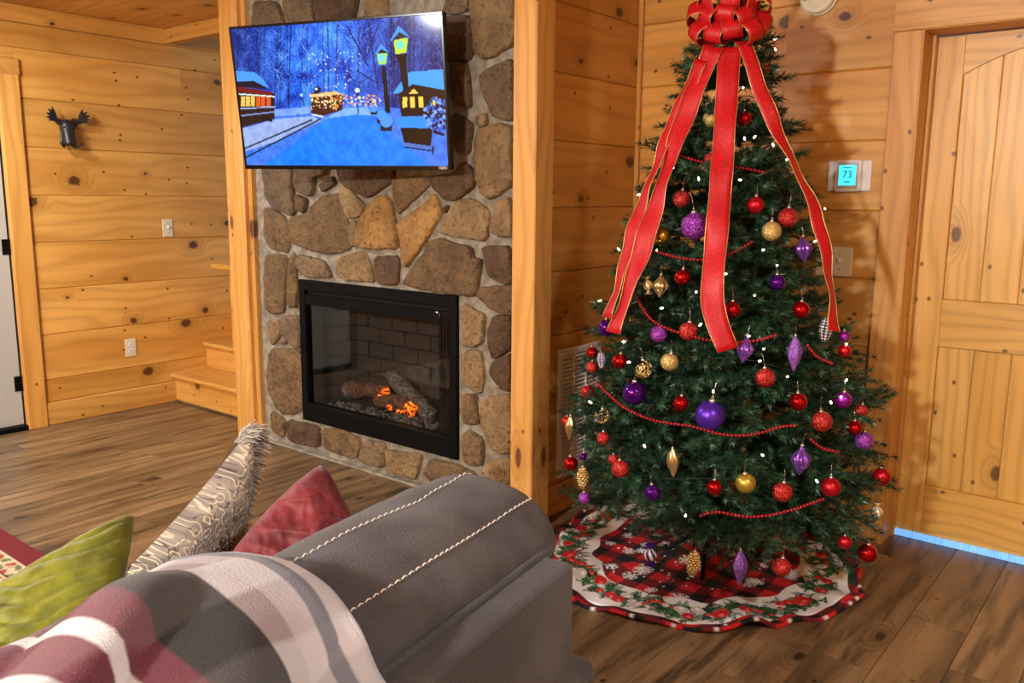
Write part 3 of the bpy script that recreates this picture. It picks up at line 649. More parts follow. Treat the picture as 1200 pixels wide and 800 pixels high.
# trolley at left
poly([(110, 320), (255, 345), (258, 440), (130, 474)], (46, 24, 22)); poly([(112, 318), (250, 342), (250, 356), (114, 340)], (110, 26, 26))
poly([(108, 262), (180, 268), (212, 292), (238, 330), (180, 300), (110, 302)], (70, 150, 250)); poly([(110, 302), (180, 300), (232, 330), (110, 320)], (24, 22, 34))
for x in (140, 158, 176, 196, 214, 234): poly([(x-7, 356), (x+8, 358), (x+8, 394), (x-7, 394)], (235, 190, 90) if x < 190 else (220, 90, 36))
line(125, 348, 255, 358, 5, (220, 235, 225)); line(130, 402, 258, 396, 5, (150, 170, 215)); line(135, 428, 258, 414, 5, (120, 145, 205)); line(225, 440, 245, 446, 10, (10, 10, 18))
# trolley in the middle
poly([(388, 345), (470, 338), (512, 352), (508, 408), (430, 432), (394, 424)], (66, 30, 24)); poly([(384, 350), (480, 338), (512, 350), (480, 352), (390, 362)], (230, 190, 130))
for k in range(90):
    x = nr.uniform(392, 508); dot(x, nr.uniform(352, 405), nr.uniform(1.5, 4.0), [(255, 214, 120), (255, 150, 60), (250, 240, 210)][nr.randint(3)])
line(396, 424, 435, 432, 6, (210, 220, 245)); dot(414, 334, 14, (20, 26, 60)); dot(410, 330, 5, (220, 235, 255))
for k in range(70): dot(nr.uniform(510, 650), nr.uniform(352, 396), nr.uniform(1.5, 4.2), [(255, 190, 90), (255, 140, 50), (210, 225, 255)][nr.randint(3)])
line(355, 352, 366, 392, 3, (20, 24, 60)); dot(355, 352, 6, (150, 220, 255)); line(563, 330, 567, 425, 4, (20, 22, 50)); dot(563, 335, 9, (210, 225, 190)); dot(570, 362, 6, (250, 230, 170))
# lodge, lamps, bins
poly([(715, 344), (760, 312), (890, 330), (892, 432), (728, 432)], (26, 18, 20)); poly([(696, 346), (752, 268), (884, 256), (890, 334), (770, 312), (716, 348)], (60, 158, 255))
for x in (740, 768, 800, 852): poly([(x-8, 360), (x+9, 359), (x+10, 398), (x-7, 400)], (250, 205, 80))
poly([(756, 348), (775, 328), (794, 348)], (250, 200, 90)); line(786, 358, 788, 400, 5, (26, 18, 20))
poly([(652, 245), (668, 245), (688, 420), (668, 420)], (14, 14, 22)); poly([(714, 205), (744, 205), (756, 335), (734, 335)], (14, 12, 16))
poly([(634, 195), (676, 193), (670, 238), (642, 240)], (150, 220, 120)); dot(655, 214, 12, (110, 210, 235)); poly([(628, 197), (652, 160), (680, 192)], (70, 150, 250)); poly([(634, 198), (653, 180), (676, 194)], (18, 18, 30))
poly([(696, 142), (752, 138), (746, 194), (706, 200)], (190, 225, 60)); dot(722, 164, 16, (120, 215, 200)); poly([(684, 150), (716, 92), (760, 136)], (60, 150, 250)); poly([(692, 150), (718, 116), (756, 134)], (40, 32, 36)); poly([(706, 200), (750, 196), (744, 232), (716, 232)], (16, 14, 16))
for x, y, s in ((625, 405, 14), (655, 430, 20), (672, 452, 24)): poly([(x-s, y), (x+s, y), (x+s*.8, y+s*1.4), (x-s*.8, y+s*1.4)], (18, 22, 40)); dot(x, y-2, s*.95, (70, 150, 250))
poly([(722, 465), (846, 465), (838, 542), (738, 528)], (20, 12, 14)); poly([(708, 448), (722, 434), (840, 432), (858, 446), (850, 476), (720, 474)], (40, 140, 255)); line(732, 534, 848, 548, 7, (90, 110, 160)); line(740, 545, 846, 560, 5, (14, 12, 20)); line(845, 545, 846, 572, 6, (14, 12, 20))
for k in range(150):
    a = nr.uniform(0, 6.28); r = nr.uniform(0, 1)**.5; x, y = 862+math.cos(a)*r*48, 425+math.sin(a)*r*64
    dot(x, y, nr.uniform(3, 8), [(14, 20, 60), (50, 90, 190), (120, 165, 245)][nr.randint(3)])
line(850, 490, 885, 500, 10, (14, 16, 40))
lut = np.clip(img, 0, 255)/255; lut = np.where(lut <= 0.04045, lut/12.92, ((lut+0.055)/1.055)**2.4)
hx, hz0, hz1 = TW/2-bz, -TH/2+bzb, TH/2-bz
gx = -hx+2*hx*uu; gz = hz1+(hz0-hz1)*vv
verts = np.stack([gx.ravel(), np.zeros(NH*NW), gz.ravel()], 1)
idx = np.arange(NH*NW).reshape(NH, NW); fc = np.stack([idx[:-1, :-1], idx[1:, :-1], idx[1:, 1:], idx[:-1, 1:]], -1).reshape(-1, 4)
b = NB('screen_picture'); vc = b.n('VertexColor', layer_name='Col'); b.l(vc.outputs[0], b.b.inputs['Emission Color'])
M['screen'] = b.set(Base_Color=(0.004, 0.004, 0.005), Emission_Strength=0.75, Roughness=0.08)
me = colour_mesh('screen', verts.tolist(), fc.tolist(), lut.reshape(-1, 3), M['screen'], False)
mkl('screen', None, None, tv, me=me)
mkl('mount_arm', join(tube([(0.05, 0.07, -0.02), (0.16, 0.20, -0.03), (0.10, 0.33, -0.06)], 0.018, 8), bevel_box(-0.1, 0.2, 0.066, 0.078, -0.14, 0.08, 0.002)), M['black'], tv)
mk('wall_plate', bevel_box(-3.05, -2.88, YC-0.05, YC-0.02, 1.66, 1.9, 0.003), M['black'], tv)

# ------------------------------------------------------------------ wall fittings
def screw(x, z, y=-0.006): return xform(lathe([(0.0032, 0), (0.0032, 0.0012), (1e-4, 0.0016)], 10), Matrix.Translation((x, y, z)) @ Matrix.Rotation(HALF, 4, 'X'))
sw = thing('light_switch', 'ivory light switch high on the far left pine wall', 'light switch', (XL, 2.998, 1.178), rot=(0, 0, HALF))
mkl('plate', bevel_box(-0.036, 0.036, -0.006, 0.001, -0.058, 0.058, 0.003, 2), M['ivory'], sw)
mkl('toggle', bevel_box(-0.005, 0.005, -0.020, -0.004, -0.002, 0.014, 0.002), M['white_plastic'], sw)
for z in (-0.03, 0.03): mkl('screw', screw(0, z), M['silver'], sw)
ol = thing('power_outlet', 'ivory power outlet low on the far left pine wall', 'outlet', (XL, 2.692, 0.412), rot=(0, 0, HALF))
mkl('plate', bevel_box(-0.036, 0.036, -0.006, 0.001, -0.058, 0.058, 0.003, 2), M['ivory'], ol)
for z in (-0.02, 0.02):
    s = mkl('socket', xform(lathe([(0.017, 0), (0.017, 0.003), (1e-4, 0.0032)], 20), Matrix.Translation((0, -0.0055, z)) @ Matrix.Rotation(HALF, 4, 'X')), M['white_plastic'], ol)
    mkl('slot', join(bevel_box(-0.007, -0.005, -0.0095, -0.0085, z-0.004, z+0.006, 0), bevel_box(0.005, 0.007, -0.0095, -0.0085, z-0.004, z+0.006, 0), bevel_box(-0.002, 0.002, -0.0095, -0.0085, z-0.011, z-0.007, 0)), M['dark_slot'], s)
mkl('screw', screw(0, 0), M['silver'], ol)
ds = thing('double_switch', 'ivory double light switch on the back wall beside the ribbon end', 'light switch', (-1.165, YB, 1.15))
mkl('plate', bevel_box(-0.073, 0.073, -0.006, 0.001, -0.06, 0.06, 0.003, 2), M['ivory'], ds)
for x in (-0.024, 0.024): mkl('toggle', bevel_box(x-0.005, x+0.005, -0.020, -0.004, -0.002, 0.014, 0.002), M['white_plastic'], ds)
for x in (-0.024, 0.024):
    for z in (-0.03, 0.03): mkl('screw', screw(x, z), M['silver'], ds)
tm = thing('thermostat', 'white wall thermostat with cyan screen reading 73', 'thermostat', (-1.127, YB, 1.495))
mkl('back_plate', bevel_box(-0.086, 0.086, -0.010, 0.001, -0.061, 0.061, 0.006, 3), M['white_plastic'], tm)
hs = mkl('housing', bevel_box(-0.052, 0.052, -0.030, -0.008, -0.063, 0.063, 0.009, 3), M['white_plastic'], tm)
mkl('screen_surround', bevel_box(-0.042, 0.042, -0.0315, -0.028, -0.05, 0.052, 0.003), plain('pale_grey_plastic', (196, 194, 188), 0.4), tm)
b = glow('cyan_display', (60, 214, 240), 0.9); M['cyan'] = b
mkl('display', bevel_box(-0.033, 0.033, -0.0325, -0.031, -0.038, 0.042, 0.001), M['cyan'], tm)
tx = text_mesh('73', 0.040); tx.materials.append(plain('display_ink', (10, 60, 90), 0.6)); mkl('digits', None, None, tm, loc=(0, -0.0328, 0.004), rot=(HALF, 0, 0), me=tx)
for w_, za, zb_ in ((0.012, -0.026, -0.022), (0.017, 0.030, 0.033)): mkl('status_line', bevel_box(-w_, w_, -0.0331, -0.0328, za, zb_, 0), tx.materials[0], tm)
sa = thing('smoke_alarm', 'round cream smoke alarm high on the back wall', 'smoke alarm', (-1.297, YB, 2.205))
mkl('base_ring', xform(lathe([(0.078, 0), (0.078, 0.012), (0.074, 0.014), (1e-4, 0.014)], 40), Matrix.Rotation(HALF, 4, 'X')), M['ivory'], sa, True)
mkl('cover', xform(lathe([(0.072, 0.012), (0.072, 0.028), (0.066, 0.034), (0.05, 0.036), (0.049, 0.0345), (0.046, 0.0345), (0.045, 0.036), (1e-4, 0.037)], 40), Matrix.Rotation(HALF, 4, 'X')), M['ivory'], sa, True)
tx = text_mesh('5', 0.024); tx.materials.append(M['dark_slot']); mkl('mark', None, None, sa, loc=(-0.045, -0.0375, -0.012), rot=(HALF, 0.2, 0), me=tx)
vg = thing('vent_grille', 'white metal return vent grille low on the side wall behind the tree', 'vent', (XS, 3.12, 0.455), rot=(0, 0, HALF))
for a in ((-0.165, 0.165, 0.262, 0.29), (-0.165, 0.165, -0.29, -0.262), (-0.165, -0.137, -0.262, 0.262), (0.137, 0.165, -0.262, 0.262)):
    mkl('frame', bevel_box(a[0], a[1], -0.014, 0.001, a[2], a[3], 0.003), M['grille'], vg)
mkl('dark_back', bevel_box(-0.14, 0.14, -0.002, 0.001, -0.265, 0.265, 0), M['dark_slot'], vg)
slm = mesh('slat', *xform(bevel_box(-0.138, 0.138, -0.0008, 0.0008, -0.008, 0.008, 0), Matrix.Rotation(-0.75, 4, 'X')), M['grille'])
for k in range(28): mkl('slat', None, None, vg, loc=(0, -0.007, -0.25+0.0186*k), me=slm)
for x in (-0.047, 0.047): mkl('divider', bevel_box(x-0.003, x+0.003, -0.013, -0.002, -0.262, 0.262, 0.001), M['grille'], vg)

# ------------------------------------------------------------------ moose hook
mh = thing('moose_wall_hook', 'black iron moose head coat hook on the far left wall', 'wall hook', (XL, 2.38, 1.775), rot=(0, 0, HALF))
M['iron'] = noisy('cast_iron', (18, 17, 17), (46, 44, 42), 60, 0.38, 0.4, 120, 0.002)
# head: long muzzle pointing down and out
prof = [(0.012, -0.100), (0.030, -0.096), (0.036, -0.080), (0.033, -0.060), (0.034, -0.035), (0.040, -0.008), (0.043, 0.018), (0.036, 0.042), (0.020, 0.054), (1e-4, 0.057)]
hv, hf = lathe(prof, 18); hv = [(x*1.0, y*0.85-0.042-0.028*max(0, -z/0.1), z) for x, y, z in hv]
mkl('head', (hv, hf), M['iron'], mh, True)
def antler(s):
    P = [(0.02, 0.03), (0.055, 0.028), (0.085, 0.040), (0.118, 0.040), (0.104, 0.052), (0.128, 0.062), (0.106, 0.068), (0.126, 0.086), (0.100, 0.086), (0.112, 0.108), (0.088, 0.100), (0.088, 0.122), (0.070, 0.092), (0.060, 0.058), (0.02, 0.046)]
    P = [(s*x, z) for x, z in P]
    if s < 0: P = P[::-1]
    V, Fc = prism(P, -0.006, 0.006); return [(x, y-0.05-0.25*max(0, abs(x)-0.05), z) for x, y, z in V], Fc
mkl('antler', antler(1), M['iron'], mh); mkl('antler', antler(-1), M['iron'], mh)
for s in (-1, 1):
    mkl('ear', ellipsoid(s*0.045, -0.045, 0.030, 0.020, 0.006, 0.010, 10, 6), M['iron'], mh, True)
    mkl('nostril', ellipsoid(s*0.016, -0.098, -0.088, 0.006, 0.005, 0.007, 8, 6), M['black_gloss'], mh, True)
    mkl('eye', ellipsoid(s*0.032, -0.070, 0.010, 0.006, 0.006, 0.006, 8, 6), M['black_gloss'], mh, True)
    mkl('hook', tube([(s*0.018, -0.012, -0.065), (s*0.022, -0.03, -0.095), (s*0.034, -0.055, -0.105), (s*0.05, -0.072, -0.098), (s*0.06, -0.078, -0.080)], [0.007, 0.007, 0.006, 0.006, 0.0075], 8), M['iron'], mh, True)
mkl('back_plate', bevel_box(-0.03, 0.03, -0.016, 0.001, -0.085, 0.05, 0.005), M['iron'], mh)
# lamps of the room and one added fill light, out of the photograph's frame
fan = thing('ceiling_fan_lamp', 'ceiling fan light hanging in the middle of the room', 'ceiling lamp', (LAMP1[0], LAMP1[1], H))
mk('rod', tube([(LAMP1[0], LAMP1[1], H), (LAMP1[0], LAMP1[1], 2.34)], 0.015, 8), M['black'], fan)
mk('motor', xform(lathe([(0.04, 2.36), (0.11, 2.34), (0.11, 2.29), (0.05, 2.27)], 24), Matrix.Translation((LAMP1[0], LAMP1[1], 0))), M['black'], fan, True)
for k in range(5):
    bl = bevel_box(0.12, 0.62, -0.06, 0.06, -0.004, 0.004, 0.002)
    mk('blade', xform(bl, Matrix.Translation((LAMP1[0], LAMP1[1], 2.32)) @ Matrix.Rotation(k*2*math.pi/5+0.3, 4, 'Z')), M['pine_trim'], fan)
M['globe'] = glow('lamp_globe', (255, 226, 180), 16.0)
mk('globe', xform(lathe([(1e-4, 2.205), (0.06, 2.21), (0.095, 2.235), (0.10, 2.26), (0.06, 2.275)], 24), Matrix.Translation((LAMP1[0], LAMP1[1], 0))), M['globe'], fan, True)
dm = thing('dome_ceiling_lamp', 'flush dome ceiling lamp over the sofa', 'ceiling lamp', (LAMP0[0], LAMP0[1], H))
mk('base_pan', xform(lathe([(0.17, H-0.03), (0.17, H), (1e-4, H)], 32), Matrix.Translation((LAMP0[0], LAMP0[1], 0))), M['white_plastic'], dm)
mk('dome', xform(lathe([(1e-4, H-0.10), (0.08, H-0.09), (0.14, H-0.06), (0.16, H-0.03)], 32), Matrix.Translation((LAMP0[0], LAMP0[1], 0))), M['globe'], dm, True)
for L_, lab in ((LAMP2, 'recessed ceiling light near the entry door'), (LAMP3, 'added unseen fill light in the ceiling right of the camera')):
    dl = thing('recessed_light', lab, 'ceiling lamp', (L_[0], L_[1], H))
    mk('trim_ring', xform(lathe([(0.085, H-0.006), (0.11, H-0.006), (0.11, H+0.001), (0.085, H+0.001), (0.085, H-0.006)], 28), Matrix.Translation((L_[0], L_[1], 0))), M['white_plastic'], dl)

# ------------------------------------------------------------------ christmas tree
TX, TY = -1.38, 2.95
ZRAD = [(0, .50), (.12, .52), (.2, .57), (.4, .60), (.59, .56), (.95, .47), (1.17, .385), (1.5, .26), (1.8, .145), (2.05, .07), (2.3, .02)]
def rad(z): return float(np.interp(z, [a for a, _ in ZRAD], [c for _, c in ZRAD]))
b = NB('fir_needles'); tcn = b.n('TexCoord').outputs['Object']; n1 = b.noise(tcn, 55, 2); rn = b.n('ObjectInfo').outputs['Random']
c = b.mix(b.smooth(n1, 0.35, 0.68), lin((12, 34, 23)), lin((64, 106, 74)))
hsn = b.n('HueSaturation'); b.l(c, hsn.inputs['Color']); b.l(b.math('MULTIPLY_ADD', rn, 0.5, 0.75), hsn.inputs['Value']); b.l(hsn.outputs[0], b.b.inputs['Base Color'])
M['needle'] = b.set(Roughness=0.34)
M['stem'] = plain('branch_wire', (58, 50, 34), 0.8)
def needle_branch(L, seed, ntw):
    """one bottle-brush bough along +x, side twigs left and right, needles as slim triangles"""
    q = np.random.RandomState(seed); segs = []
    def curve(t): return np.array([L*t, 0.03*math.sin(t*5+seed)*t, -0.02*t + 0.05*L*math.sin(t*3.0)])
    ts = np.linspace(0.25, 1, 9)
    for a, c_ in zip(ts[:-1], ts[1:]): segs.append((curve(a), curve(c_)))
    for k in range(ntw):
        t = 0.28+0.68*(k+0.5)/ntw; s = 1 if k % 2 else -1; o_ = curve(t); ln = (0.075+0.09*(1-t))*q.uniform(.85, 1.25)*min(1.25, 0.55+L)
        a = s*q.uniform(0.55, 1.05); up = q.uniform(-0.25, 0.65)
        d = np.array([math.cos(a), math.sin(a), up]); d /= np.linalg.norm(d)
        m = o_+d*ln*0.55; e = o_+d*ln+np.array([0.15*ln, 0, -0.1*ln]); segs += [(o_, m), (m, e)]
    tri = []
    for a, e in segs:
        d = e-a; ln = np.linalg.norm(d); d = d/ln; n = int(ln/0.0040)
        s1 = np.cross(d, [0, 0, 1.0]); s1 /= np.linalg.norm(s1); s2 = np.cross(d, s1)
        for i in range(n):
            p = a+d*ln*(i+q.rand())/n
            for k in range(4):
                th = q.rand()*6.283; rd = s1*math.cos(th)+s2*math.sin(th)
                nd = d*q.uniform(.55, 1.0)+rd; nd /= np.linalg.norm(nd); sd = np.cross(nd, rd+0.3*d); sd /= np.linalg.norm(sd)+1e-9
                nl = q.uniform(0.020, 0.034); w = 0.0019
                tri.append((p-sd*w, p+sd*w, p+nd*nl))
    V = np.array(tri).reshape(-1, 3); k0 = len(V)
    tv_, tf_ = tube([curve(t) for t in np.linspace(0, 1, 7)], 0.003, 4)
    F_ = [(3*i, 3*i+1, 3*i+2) for i in range(k0//3)] + [tuple(j+k0 for j in f) for f in tf_]
    me = bpy.data.meshes.new('branch'); me.from_pydata(V.tolist()+[tuple(v) for v in tv_], [], F_)
    me.materials.append(M['needle']); me.materials.append(M['stem'])
    mi = [0]*(k0//3)+[1]*len(tf_); me.polygons.foreach_set('material_index', mi); me.update(); return me
tree = thing('christmas_tree', 'tall dark green artificial christmas tree in the pine corner', 'christmas tree', (TX, TY, 0))
mk('trunk', xform(lathe([(0.016, 0.02), (0.016, 1.6), (0.010, 2.16), (1e-4, 2.17)], 10), Matrix.Translation((TX, TY, 0))), M['stem'], tree, True)
mk('stand', xform(join(*[tube([(0, 0, 0.14), (0.14*math.cos(a), 0.14*math.sin(a), 0.03), (0.22*math.cos(a), 0.22*math.sin(a), 0.012)], 0.009, 6) for a in (0.4, 1.97, 3.54, 5.11)]), Matrix.Translation((TX, TY, 0))), M['black'], tree)
BR = {'l': [needle_branch(0.60, s, 17) for s in (1, 2, 3)], 'm': [needle_branch(0.42, s, 13) for s in (4, 5, 6)], 's': [needle_branch(0.26, s, 9) for s in (7, 8)], 't': [needle_branch(0.14, s, 6) for s in (9, 10)]}
BL = {'l': 0.60, 'm': 0.42, 's': 0.26, 't': 0.14}
tq = random.Random(21)
def branch(az, z, reach, pitch, roll=0.0):
    ln = reach/max(0.35, math.cos(pitch))
    key = 'l' if ln > 0.47 else 'm' if ln > 0.31 else 's' if ln > 0.18 else 't'
    me = tq.choice(BR[key]); s = ln/BL[key]
    o = bpy.data.objects.new('branch', me); o.scale = (s, min(1.25, s*1.05), min(1.25, s*1.05))
    o.location = (TX, TY, z); o.rotation_euler = (roll, -pitch, az); put(o, tree)
cam_az = math.atan2(0-TY, 0-TX); nb = 0
z = 0.30
while z < 2.14 and nb < 290:
    R0 = rad(z); n = int(8+R0*20)
    ph = tq.uniform(0, 6.28)
    for k in range(n):
        az = ph+2*math.pi*k/n+tq.uniform(-.14, .14)
        if math.cos(az-cam_az) < -0.35 and tq.random() < 0.45: continue
        r = max(0.10, R0-0.035+0.06*min(1, max(0, (z-1.1)/0.6)))*tq.uniform(0.84, 1.06)
        if z < 0.8: r *= 1+0.15*math.exp(-((((az-cam_az-1.75+math.pi) % (2*math.pi))-math.pi)/0.5)**2)
        x, y = TX+r*math.cos(az), TY+r*math.sin(az)
        if y > 3.50: r = min(r, (3.50-TY)/max(0.05, math.sin(az)))
        if x < -2.03: r = min(r, (TX+2.03)/max(0.05, -math.cos(az)))
        p = tq.uniform(-0.12, 0.42) if z > 0.45 else tq.uniform(-0.02, 0.25)
        branch(az, z+tq.uniform(-.03, .03)-math.sin(p)*r*0.75, r, p, tq.uniform(-.3, .3)); nb += 1
    z += 0.070+0.030*min(1, R0/0.5)
branch(0.3, 2.08, 0.06, 1.35); print('branches', nb)
# two low sagging boughs that hang over the skirt and past the right side
for az, z, r, p in ((cam_az-0.18, 0.36, 0.50, -0.28), (cam_az+0.35, 0.36, 0.50, -0.32), (cam_az+1.12, 0.40, 0.55, -0.45), (cam_az+1.28, 0.36, 0.56, -0.34)):
    branch(az, z, r, p)

# ------------------------------------------------------------------ tree skirt
SX, SY, SR = -1.42, 2.93, 0.60
NR, NA = 200, 900
rr_, aa = np.meshgrid(np.linspace(0.03, 1, NR), np.linspace(0, 2*np.pi, NA, endpoint=False)); aa = aa.T; rr_ = rr_.T    # NR x NA
Rout = SR*(1+0.035*np.sin(3*aa+0.6)+0.018*np.sin(7*aa+2)+0.012*np.sin(17*aa))
rad_ = rr_*Rout; X = rad_*np.cos(aa); Y = rad_*np.sin(aa)
fold = np.maximum(0, np.sin(9*aa+1.0+0.8*rr_))**3*0.016*rr_**1.5 + np.maximum(0, np.sin(5*aa-0.5))**6*0.022*rr_
Z = 0.006 + 0.045*np.exp(-(rad_/0.10)**2) + fold + 0.006*np.sin(23*aa)*(rr_ > 0.93)
lim = np.minimum(Y, 3.545-SY); Y = lim
X = np.maximum(X, -2.09-SX)
sq = 0.062; gx_ = np.floor((X+5)/sq).astype(int) % 2; gy_ = np.floor((Y+5)/sq).astype(int) % 2
RED, BLK, MIX = np.array(lin((198, 22, 24))), np.array(lin((16, 14, 16))), np.array(lin((104, 16, 20)))
tot = (gx_+gy_)[..., None]; plaid = np.where(tot == 0, RED, np.where(tot == 2, BLK, MIX))
col = plaid.copy(); WHT = np.array(lin((232, 228, 220)))
sq_ = np.random.RandomState(9)
def stamp(cx, cy, fn):
    dx, dy = X-cx, Y-cy; m = (np.abs(dx) < 0.06) & (np.abs(dy) < 0.06)
    if m.any(): fn(dx, dy, m)
def snowflake(s, rot):
    def f(dx, dy, m):
        r = np.hypot(dx, dy); a = np.arctan2(dy, dx)+rot; am = (a+np.pi/6) % (np.pi/3)-np.pi/6
        px, py = r*np.cos(am), np.abs(r*np.sin(am))
        arm = (py < 0.0019) & (px < s); tw = (np.abs(py-(px-s*0.55)*0.9) < 0.0022) & (px > s*0.55) & (px < s*0.9)
        tw2 = (np.abs(py-(px-s*0.25)*0.9) < 0.002) & (px > s*0.25) & (px < s*0.5)
        k = m & (arm | tw | tw2); col[k] = WHT
    return f
inner = 0.66
for k in range(34):
    r, a = 0.40*math.sqrt(sq_.uniform(0.02, 0.95)), sq_.uniform(0, 6.283); stamp(r*math.cos(a), r*math.sin(a), snowflake(sq_.uniform(0.018, 0.036), sq_.rand()))
for k in range(120):
    r, a = 0.58*math.sqrt(sq_.rand()), sq_.uniform(0, 6.283); rr0 = sq_.uniform(0.003, 0.006)
    stamp(r*math.cos(a), r*math.sin(a), lambda dx, dy, m: col.__setitem__(m & (np.hypot(dx, dy) < rr0), WHT))
wav = inner+0.02*np.sin(12*aa)
band = (rr_ > wav) & (rr_ < 0.935)
col[band] = WHT
def blob(cx, cy, rx, ry, rot, c, hl):
    def f(dx, dy, m):
        u = (dx*math.cos(rot)+dy*math.sin(rot))/rx; v = (-dx*math.sin(rot)+dy*math.cos(rot))/ry; d = u*u+v*v; k = m & (d < 1) & band
        col[k] = np.array(lin(c)); k2 = m & (((u-0.3)**2+(v+0.3)**2) < 0.12) & band; col[k2] = np.array(lin(hl))
    stamp(cx, cy, f)
def sprig(cx, cy, a, ln, c):
    def f(dx, dy, m):
        u = dx*math.cos(a)+dy*math.sin(a); v = -dx*math.sin(a)+dy*math.cos(a)
        k = m & (u > 0) & (u < ln) & (np.abs(v) < 0.014*(1-u/ln)+0.003) & ((np.floor((u-np.abs(v)*0.9)/0.0034) % 3) < 2) & band; col[k] = np.array(lin(c))
    stamp(cx, cy, f)
nset = 60
for k in range(nset):
    a = 2*math.pi*k/nset
    for j in range(16):
        a2 = a+sq_.uniform(-.06, .06); r = SR*sq_.uniform(0.74, 0.87); sprig(r*math.cos(a2), r*math.sin(a2), sq_.uniform(0, 6.28), sq_.uniform(0.04, 0.06), [(24, 66, 34), (40, 92, 46), (18, 48, 28), (62, 110, 58)][sq_.randint(4)])
for k in range(nset):
    for j in range(2):
        a2 = 2*math.pi*(k+sq_.rand())/nset; r = SR*sq_.uniform(0.75, 0.86); s = sq_.uniform(0.012, 0.030)
        kind = sq_.randint(5)
        if kind < 2: blob(r*math.cos(a2), r*math.sin(a2), s, s*.95, 0, (196, 22, 26), (240, 110, 96))
        elif kind < 4: blob(r*math.cos(a2), r*math.sin(a2), s*1.15, s*.8, sq_.uniform(0, 3), (206, 196, 186), (248, 244, 238))
        else: blob(r*math.cos(a2), r*math.sin(a2), s*.5, s*.5, 0, (206, 30, 30), (240, 120, 100))
V = np.stack([X.ravel(), Y.ravel(), Z.ravel()], 1)
ix = np.arange(NR*NA).reshape(NR, NA); jx = np.roll(ix, -1, axis=1)
F_ = np.stack([ix[:-1], ix[1:], jx[1:], jx[:-1]], -1).reshape(-1, 4).tolist()
sk = thing('tree_skirt', 'round red plaid tree skirt with white ornament garland band under the tree', 'tree skirt', (SX, SY, 0))
me = colour_mesh('cloth', V.tolist(), F_, col.reshape(-1, 3), M['print']); mkl('cloth', None, None, sk, me=me)
# ruffled binding round the rim, with a white cord along its inner side
rim = [Vector((X[-1, j], Y[-1, j], Z[-1, j]+0.002)) for j in range(0, NA, 3)]
tvv, tff = tube(rim, 0.008, 6, True)
cols = []
for i in range(len(rim)):
    c = [RED, BLK, MIX][(i//5) % 3] if (i % 11) else WHT
    cols += [c]*6
me = colour_mesh('binding', [tuple(v) for v in tvv], tff, np.array(cols), M['print']); mkl('binding', None, None, sk, me=me)

# ------------------------------------------------------------------ ornaments
ORN=[
('gr',-1.387,2.638,1.398,0.0290),
('gpl',-1.318,2.608,1.309,0.0456),
('sg',-1.435,2.595,1.274,0.0292),
('sg',-1.538,2.709,1.460,0.0213),
('mr',-1.158,2.720,1.380,0.0282),
('gr',-1.078,2.803,1.340,0.0327),
('gg',-1.104,2.736,1.296,0.0324),
('onion_p',-1.026,2.827,1.236,0.0256),
('sp',-1.056,2.692,1.133,0.0264),
('sr',-1.323,2.545,1.142,0.0269),
('finial_g',-1.395,2.530,1.109,0.0201),
('candy_g',-1.446,2.534,1.108,0.0174),
('sr',-1.152,2.567,1.047,0.0276),
('sr',-0.989,2.737,1.045,0.0279),
('gr',-1.264,2.489,0.974,0.0306),
('gp',-1.362,2.471,0.957,0.0283),
('sp',-1.594,2.516,0.949,0.0301),
('cone_s',-0.928,2.809,0.978,0.0211),
('candy_p',-1.553,2.649,1.308,0.0181),
('mp',-0.898,2.907,0.946,0.0187),
('sr',-1.245,2.791,1.667,0.0259),
('gg',-1.342,2.746,1.669,0.0291),
('mr',-1.236,2.918,1.842,0.0177),
('gr',-1.317,2.697,1.533,0.0201),
('sr',-1.657,2.523,0.851,0.0215),
('gr',-1.640,2.499,0.804,0.0213),
('cone_p',-1.592,2.484,0.837,0.0150),
('sr',-1.501,2.457,0.849,0.0263),
('fil',-1.399,2.440,0.839,0.0299),
('gg',-1.307,2.451,0.872,0.0293),
('sp',-1.416,2.419,0.757,0.0400),
('sr',-1.251,2.432,0.746,0.0249),
('mpl',-1.158,2.456,0.716,0.0478),
('mr',-1.638,2.473,0.718,0.0243),
('fil',-1.539,2.417,0.658,0.0250),
('mr',-1.752,2.510,0.582,0.0206),
('leaf_g',-1.717,2.480,0.571,0.0172),
('gr',-1.518,2.393,0.588,0.0219),
('sr',-1.672,2.424,0.457,0.0261),
('gr',-1.427,2.361,0.506,0.0300),
('cone_g',-1.589,2.379,0.433,0.0209),
('gp',-1.577,2.374,0.365,0.0209),
('leaf_g',-1.245,2.386,0.557,0.0193),
('sp',-1.297,2.353,0.455,0.0264),
('sr',-1.114,2.419,0.496,0.0244),
('sp',-1.607,2.404,0.501,0.0135),
('gr',-1.460,2.370,0.530,0.0173),
('onion_p',-1.094,2.551,0.925,0.0259),
('leaf_p',-0.975,2.665,0.910,0.0220),
('gr',-1.032,2.577,0.838,0.0313),
('sr',-0.945,2.644,0.761,0.0287),
('mp',-0.861,2.824,0.747,0.0282),
('gr',-0.832,2.932,0.695,0.0217),
('gr',-0.887,2.708,0.693,0.0331),
('sr',-0.828,2.862,0.650,0.0242),
('gp',-0.809,2.917,0.597,0.0303),
('onion_p',-0.914,2.614,0.579,0.0286),
('mg',-1.034,2.474,0.514,0.0324),
('gr',-0.941,2.546,0.486,0.0311),
('mr',-0.841,2.699,0.484,0.0317),
('mr',-0.788,3.089,0.431,0.0319),
('candy_w',-0.790,3.071,0.302,0.0213),
('mr',-0.887,2.886,0.901,0.0215),
('candy_p',-1.305,2.367,0.233,0.0213),
('cone_g',-1.166,2.403,0.230,0.0222),
('leaf_p',-1.036,2.471,0.230,0.0220),
('gr',-0.936,2.566,0.229,0.0304),
('mr',-0.808,2.783,0.278,0.0227),
('sr',-0.780,2.956,0.189,0.0327),
]
